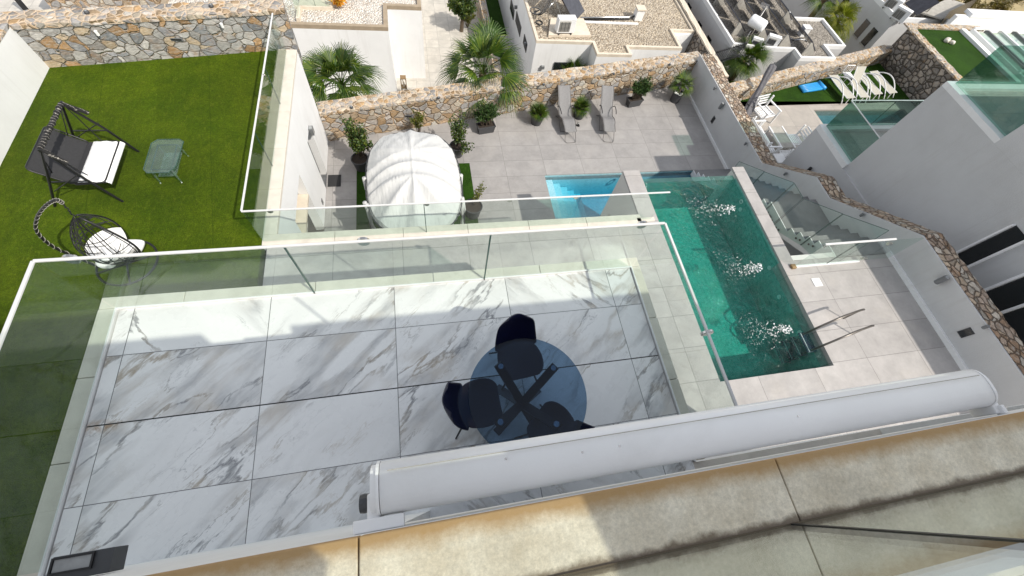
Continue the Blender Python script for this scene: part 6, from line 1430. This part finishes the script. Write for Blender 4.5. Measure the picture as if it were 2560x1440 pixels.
at = lambda a, b, z: G(*ZD(a, b), NB + z)
p = at(190, 1005, .36); slat_seat('white slatted armchair beside the grey closed umbrella', (p.x, p.y, NB), -PI / 2 + 0.25, 0.62, 0.62)
p = at(165, 1245, .36); slat_seat('long white slatted bench along the boundary wall', (p.x, p.y, NB), 0.0, 1.25, 0.5)
p = at(470, 1240, .36); slat_seat('white slatted chair right of the low table', (p.x, p.y, NB), PI, 0.46, 0.46, False, True, 0.3)
p = at(405, 1375, .36); slat_seat('small white slatted chair at the near end of the table', (p.x, p.y, NB), PI / 2, 0.40, 0.40, False, True, 0.3)
p = at(345, 1230, .4)
t = thing('low_table', 'low table with white side rails between the slatted seats', 'table', (p.x, p.y, NB))
MB().box(-.26, .26, -.52, .52, .36, .385).build('tabletop', 'concrete', t); 
for sx in (-1, 1): MB().box(sx * .28 - .025, sx * .28 + .025, -.55, .55, .34, .40).build('side_rail', 'whitepaint', t)
for sx in (-.26, .26):
    for sy in (-.48, .48): MB().box(sx - .025, sx + .025, sy - .025, sy + .025, 0, .34).build('leg', 'whitepaint', t)
p = at(325, 1425, .35); t = thing('stool', 'plain white stool nearest the neighbour\'s house', 'stool', (p.x, p.y, NB)); MB().box(-.2, .2, -.22, .22, .33, .37).build('seat', 'whitepaint', t, bevel=0.01)
for sx in (-.16, .16):
    for sy in (-.18, .18): MB().box(sx - .02, sx + .02, sy - .02, sy + .02, 0, .33).build('leg', 'whitepaint', t)

# ---------------- the neighbour's house on the right
nh = thing('neighbour_house', 'large grey-white house with roof terraces filling the right edge', 'house', (16, 4, NB))
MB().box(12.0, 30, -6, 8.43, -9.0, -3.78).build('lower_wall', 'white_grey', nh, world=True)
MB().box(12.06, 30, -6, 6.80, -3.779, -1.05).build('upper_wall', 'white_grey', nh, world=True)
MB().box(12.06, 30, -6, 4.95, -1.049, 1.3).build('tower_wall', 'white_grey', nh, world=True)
MB().box(12.0, 12.28, 6.80, 8.43, -3.779, -3.62).build('balcony_coping', 'white', nh, world=True)
MB().box(12.28, 19, 8.20, 8.43, -3.779, -3.62).build('balcony_coping', 'white', nh, world=True)
MB().box(12.06, 12.33, 4.951, 6.80, -1.049, -0.93).build('terrace_coping', 'white', nh, world=True)
MB().box(12.33, 19, 6.55, 6.80, -1.049, -0.93).build('terrace_coping', 'white', nh, world=True)
MB().box(12.285, 19, 6.805, 8.195, -3.778, -3.72).build('balcony_floor', 'deck', nh, world=True)
MB().box(12.335, 19, 4.955, 6.545, -1.048, -1.0).build('terrace_floor', 'deck', nh, world=True)
for (xa, ya), (xb, yb), (xc, yc) in (((2395, 650), (1895, 910), (1975, 1030)),):
    a, b, c_ = GX(*ZS(xa, ya), 12), GX(*ZS(xb, yb), 12), GX(*ZS(xc, yc), 12)
    MB().box(11.985, 11.999, c_.y, b.y, b.z - 1.2, -3.79).build('window', 'window', nh, world=True)
    MB().box(12.045, 12.059, c_.y, b.y, -3.70, a.z).build('window', 'window', nh, world=True)
    for yy in (c_.y, b.y): MB().box(11.95, 12.058, yy - 0.02, yy + 0.02, b.z - 1.2, a.z).build('window_frame', 'alu', nh, world=True)
a, b = GX(*ZS(2120, 1215), 12), GX(*ZS(2487, 1055), 12)
MB().box(11.985, 11.999, a.y - 1.6, a.y, a.z - 2.2, -3.79).build('window', 'window', nh, world=True)
MB().box(12.045, 12.059, a.y - 1.6, a.y, -3.70, b.z + 0.1).build('window', 'window', nh, world=True)
for yy in (a.y - 0.55, a.y): MB().box(11.93, 12.058, yy - 0.025, yy + 0.025, a.z - 2.2, b.z + 0.1).build('window_frame', 'alu', nh, world=True)
MB().box(11.94, 12.058, a.y - 1.6, a.y, a.z - 0.42, a.z - 0.36).build('window_frame', 'alu', nh, world=True)
r = railing('glass balustrade with white rail round the neighbour\'s lower balcony', [(12.2, 6.81), (12.2, 8.36), (18.8, 8.36)], -3.62, -2.72, (1, 4), group=None, railw=0.03, topt=0.02, mat='glass_teal')
r = railing('tinted glass balustrade round the neighbour\'s upper roof terrace', [(12.24, 4.96), (12.24, 6.72), (18.8, 6.72)], -0.93, -0.02, (1, 3), rail=None, group=None, mat='glass_teal')
a = GX(1862 + 166 / 3.6 * 0, 430, 12)
t = thing('wall_spotlight', 'black cylindrical spotlight on the grey wall behind the stone cap', 'lamp', (11.995, *GX(2028, 425, 12)[1:])); MB().tube([(0, 0, 0), (-.06, 0, 0)], .014, 8).build('bracket', 'anth', t); MB().lathe([(.045, -.12), (.05, .1), (.04, .11)], (-.09, 0, 0), 12).build('housing', 'black', t)

# dry bushes on the slope
for k, (a_, b_, lb) in enumerate(((2050, 40, 'olive scrub bush on the slope nearest the stepped wall'), (2290, 60, 'large dry scrub bush in the middle of the slope'), (2480, 30, 'scrub bush on the slope at the top right corner'), (1800, 10, 'small scrub bush at the upper left of the slope'))):
    p = G(*ZD(a_, b_), -5.2); t = thing('scrub_bush', lb, 'bush', (p.x, p.y, -5.4), 0, 'scrub bushes on the dry slope'); m = MB()
    bush(m, None, (0, 0, 0.3), (0.7 + 0.2 * (k % 2), 0.6, 0.35), 34, 26, 0.13, 0.06, 300 + k); m.build('foliage', 'leaf_br', t)
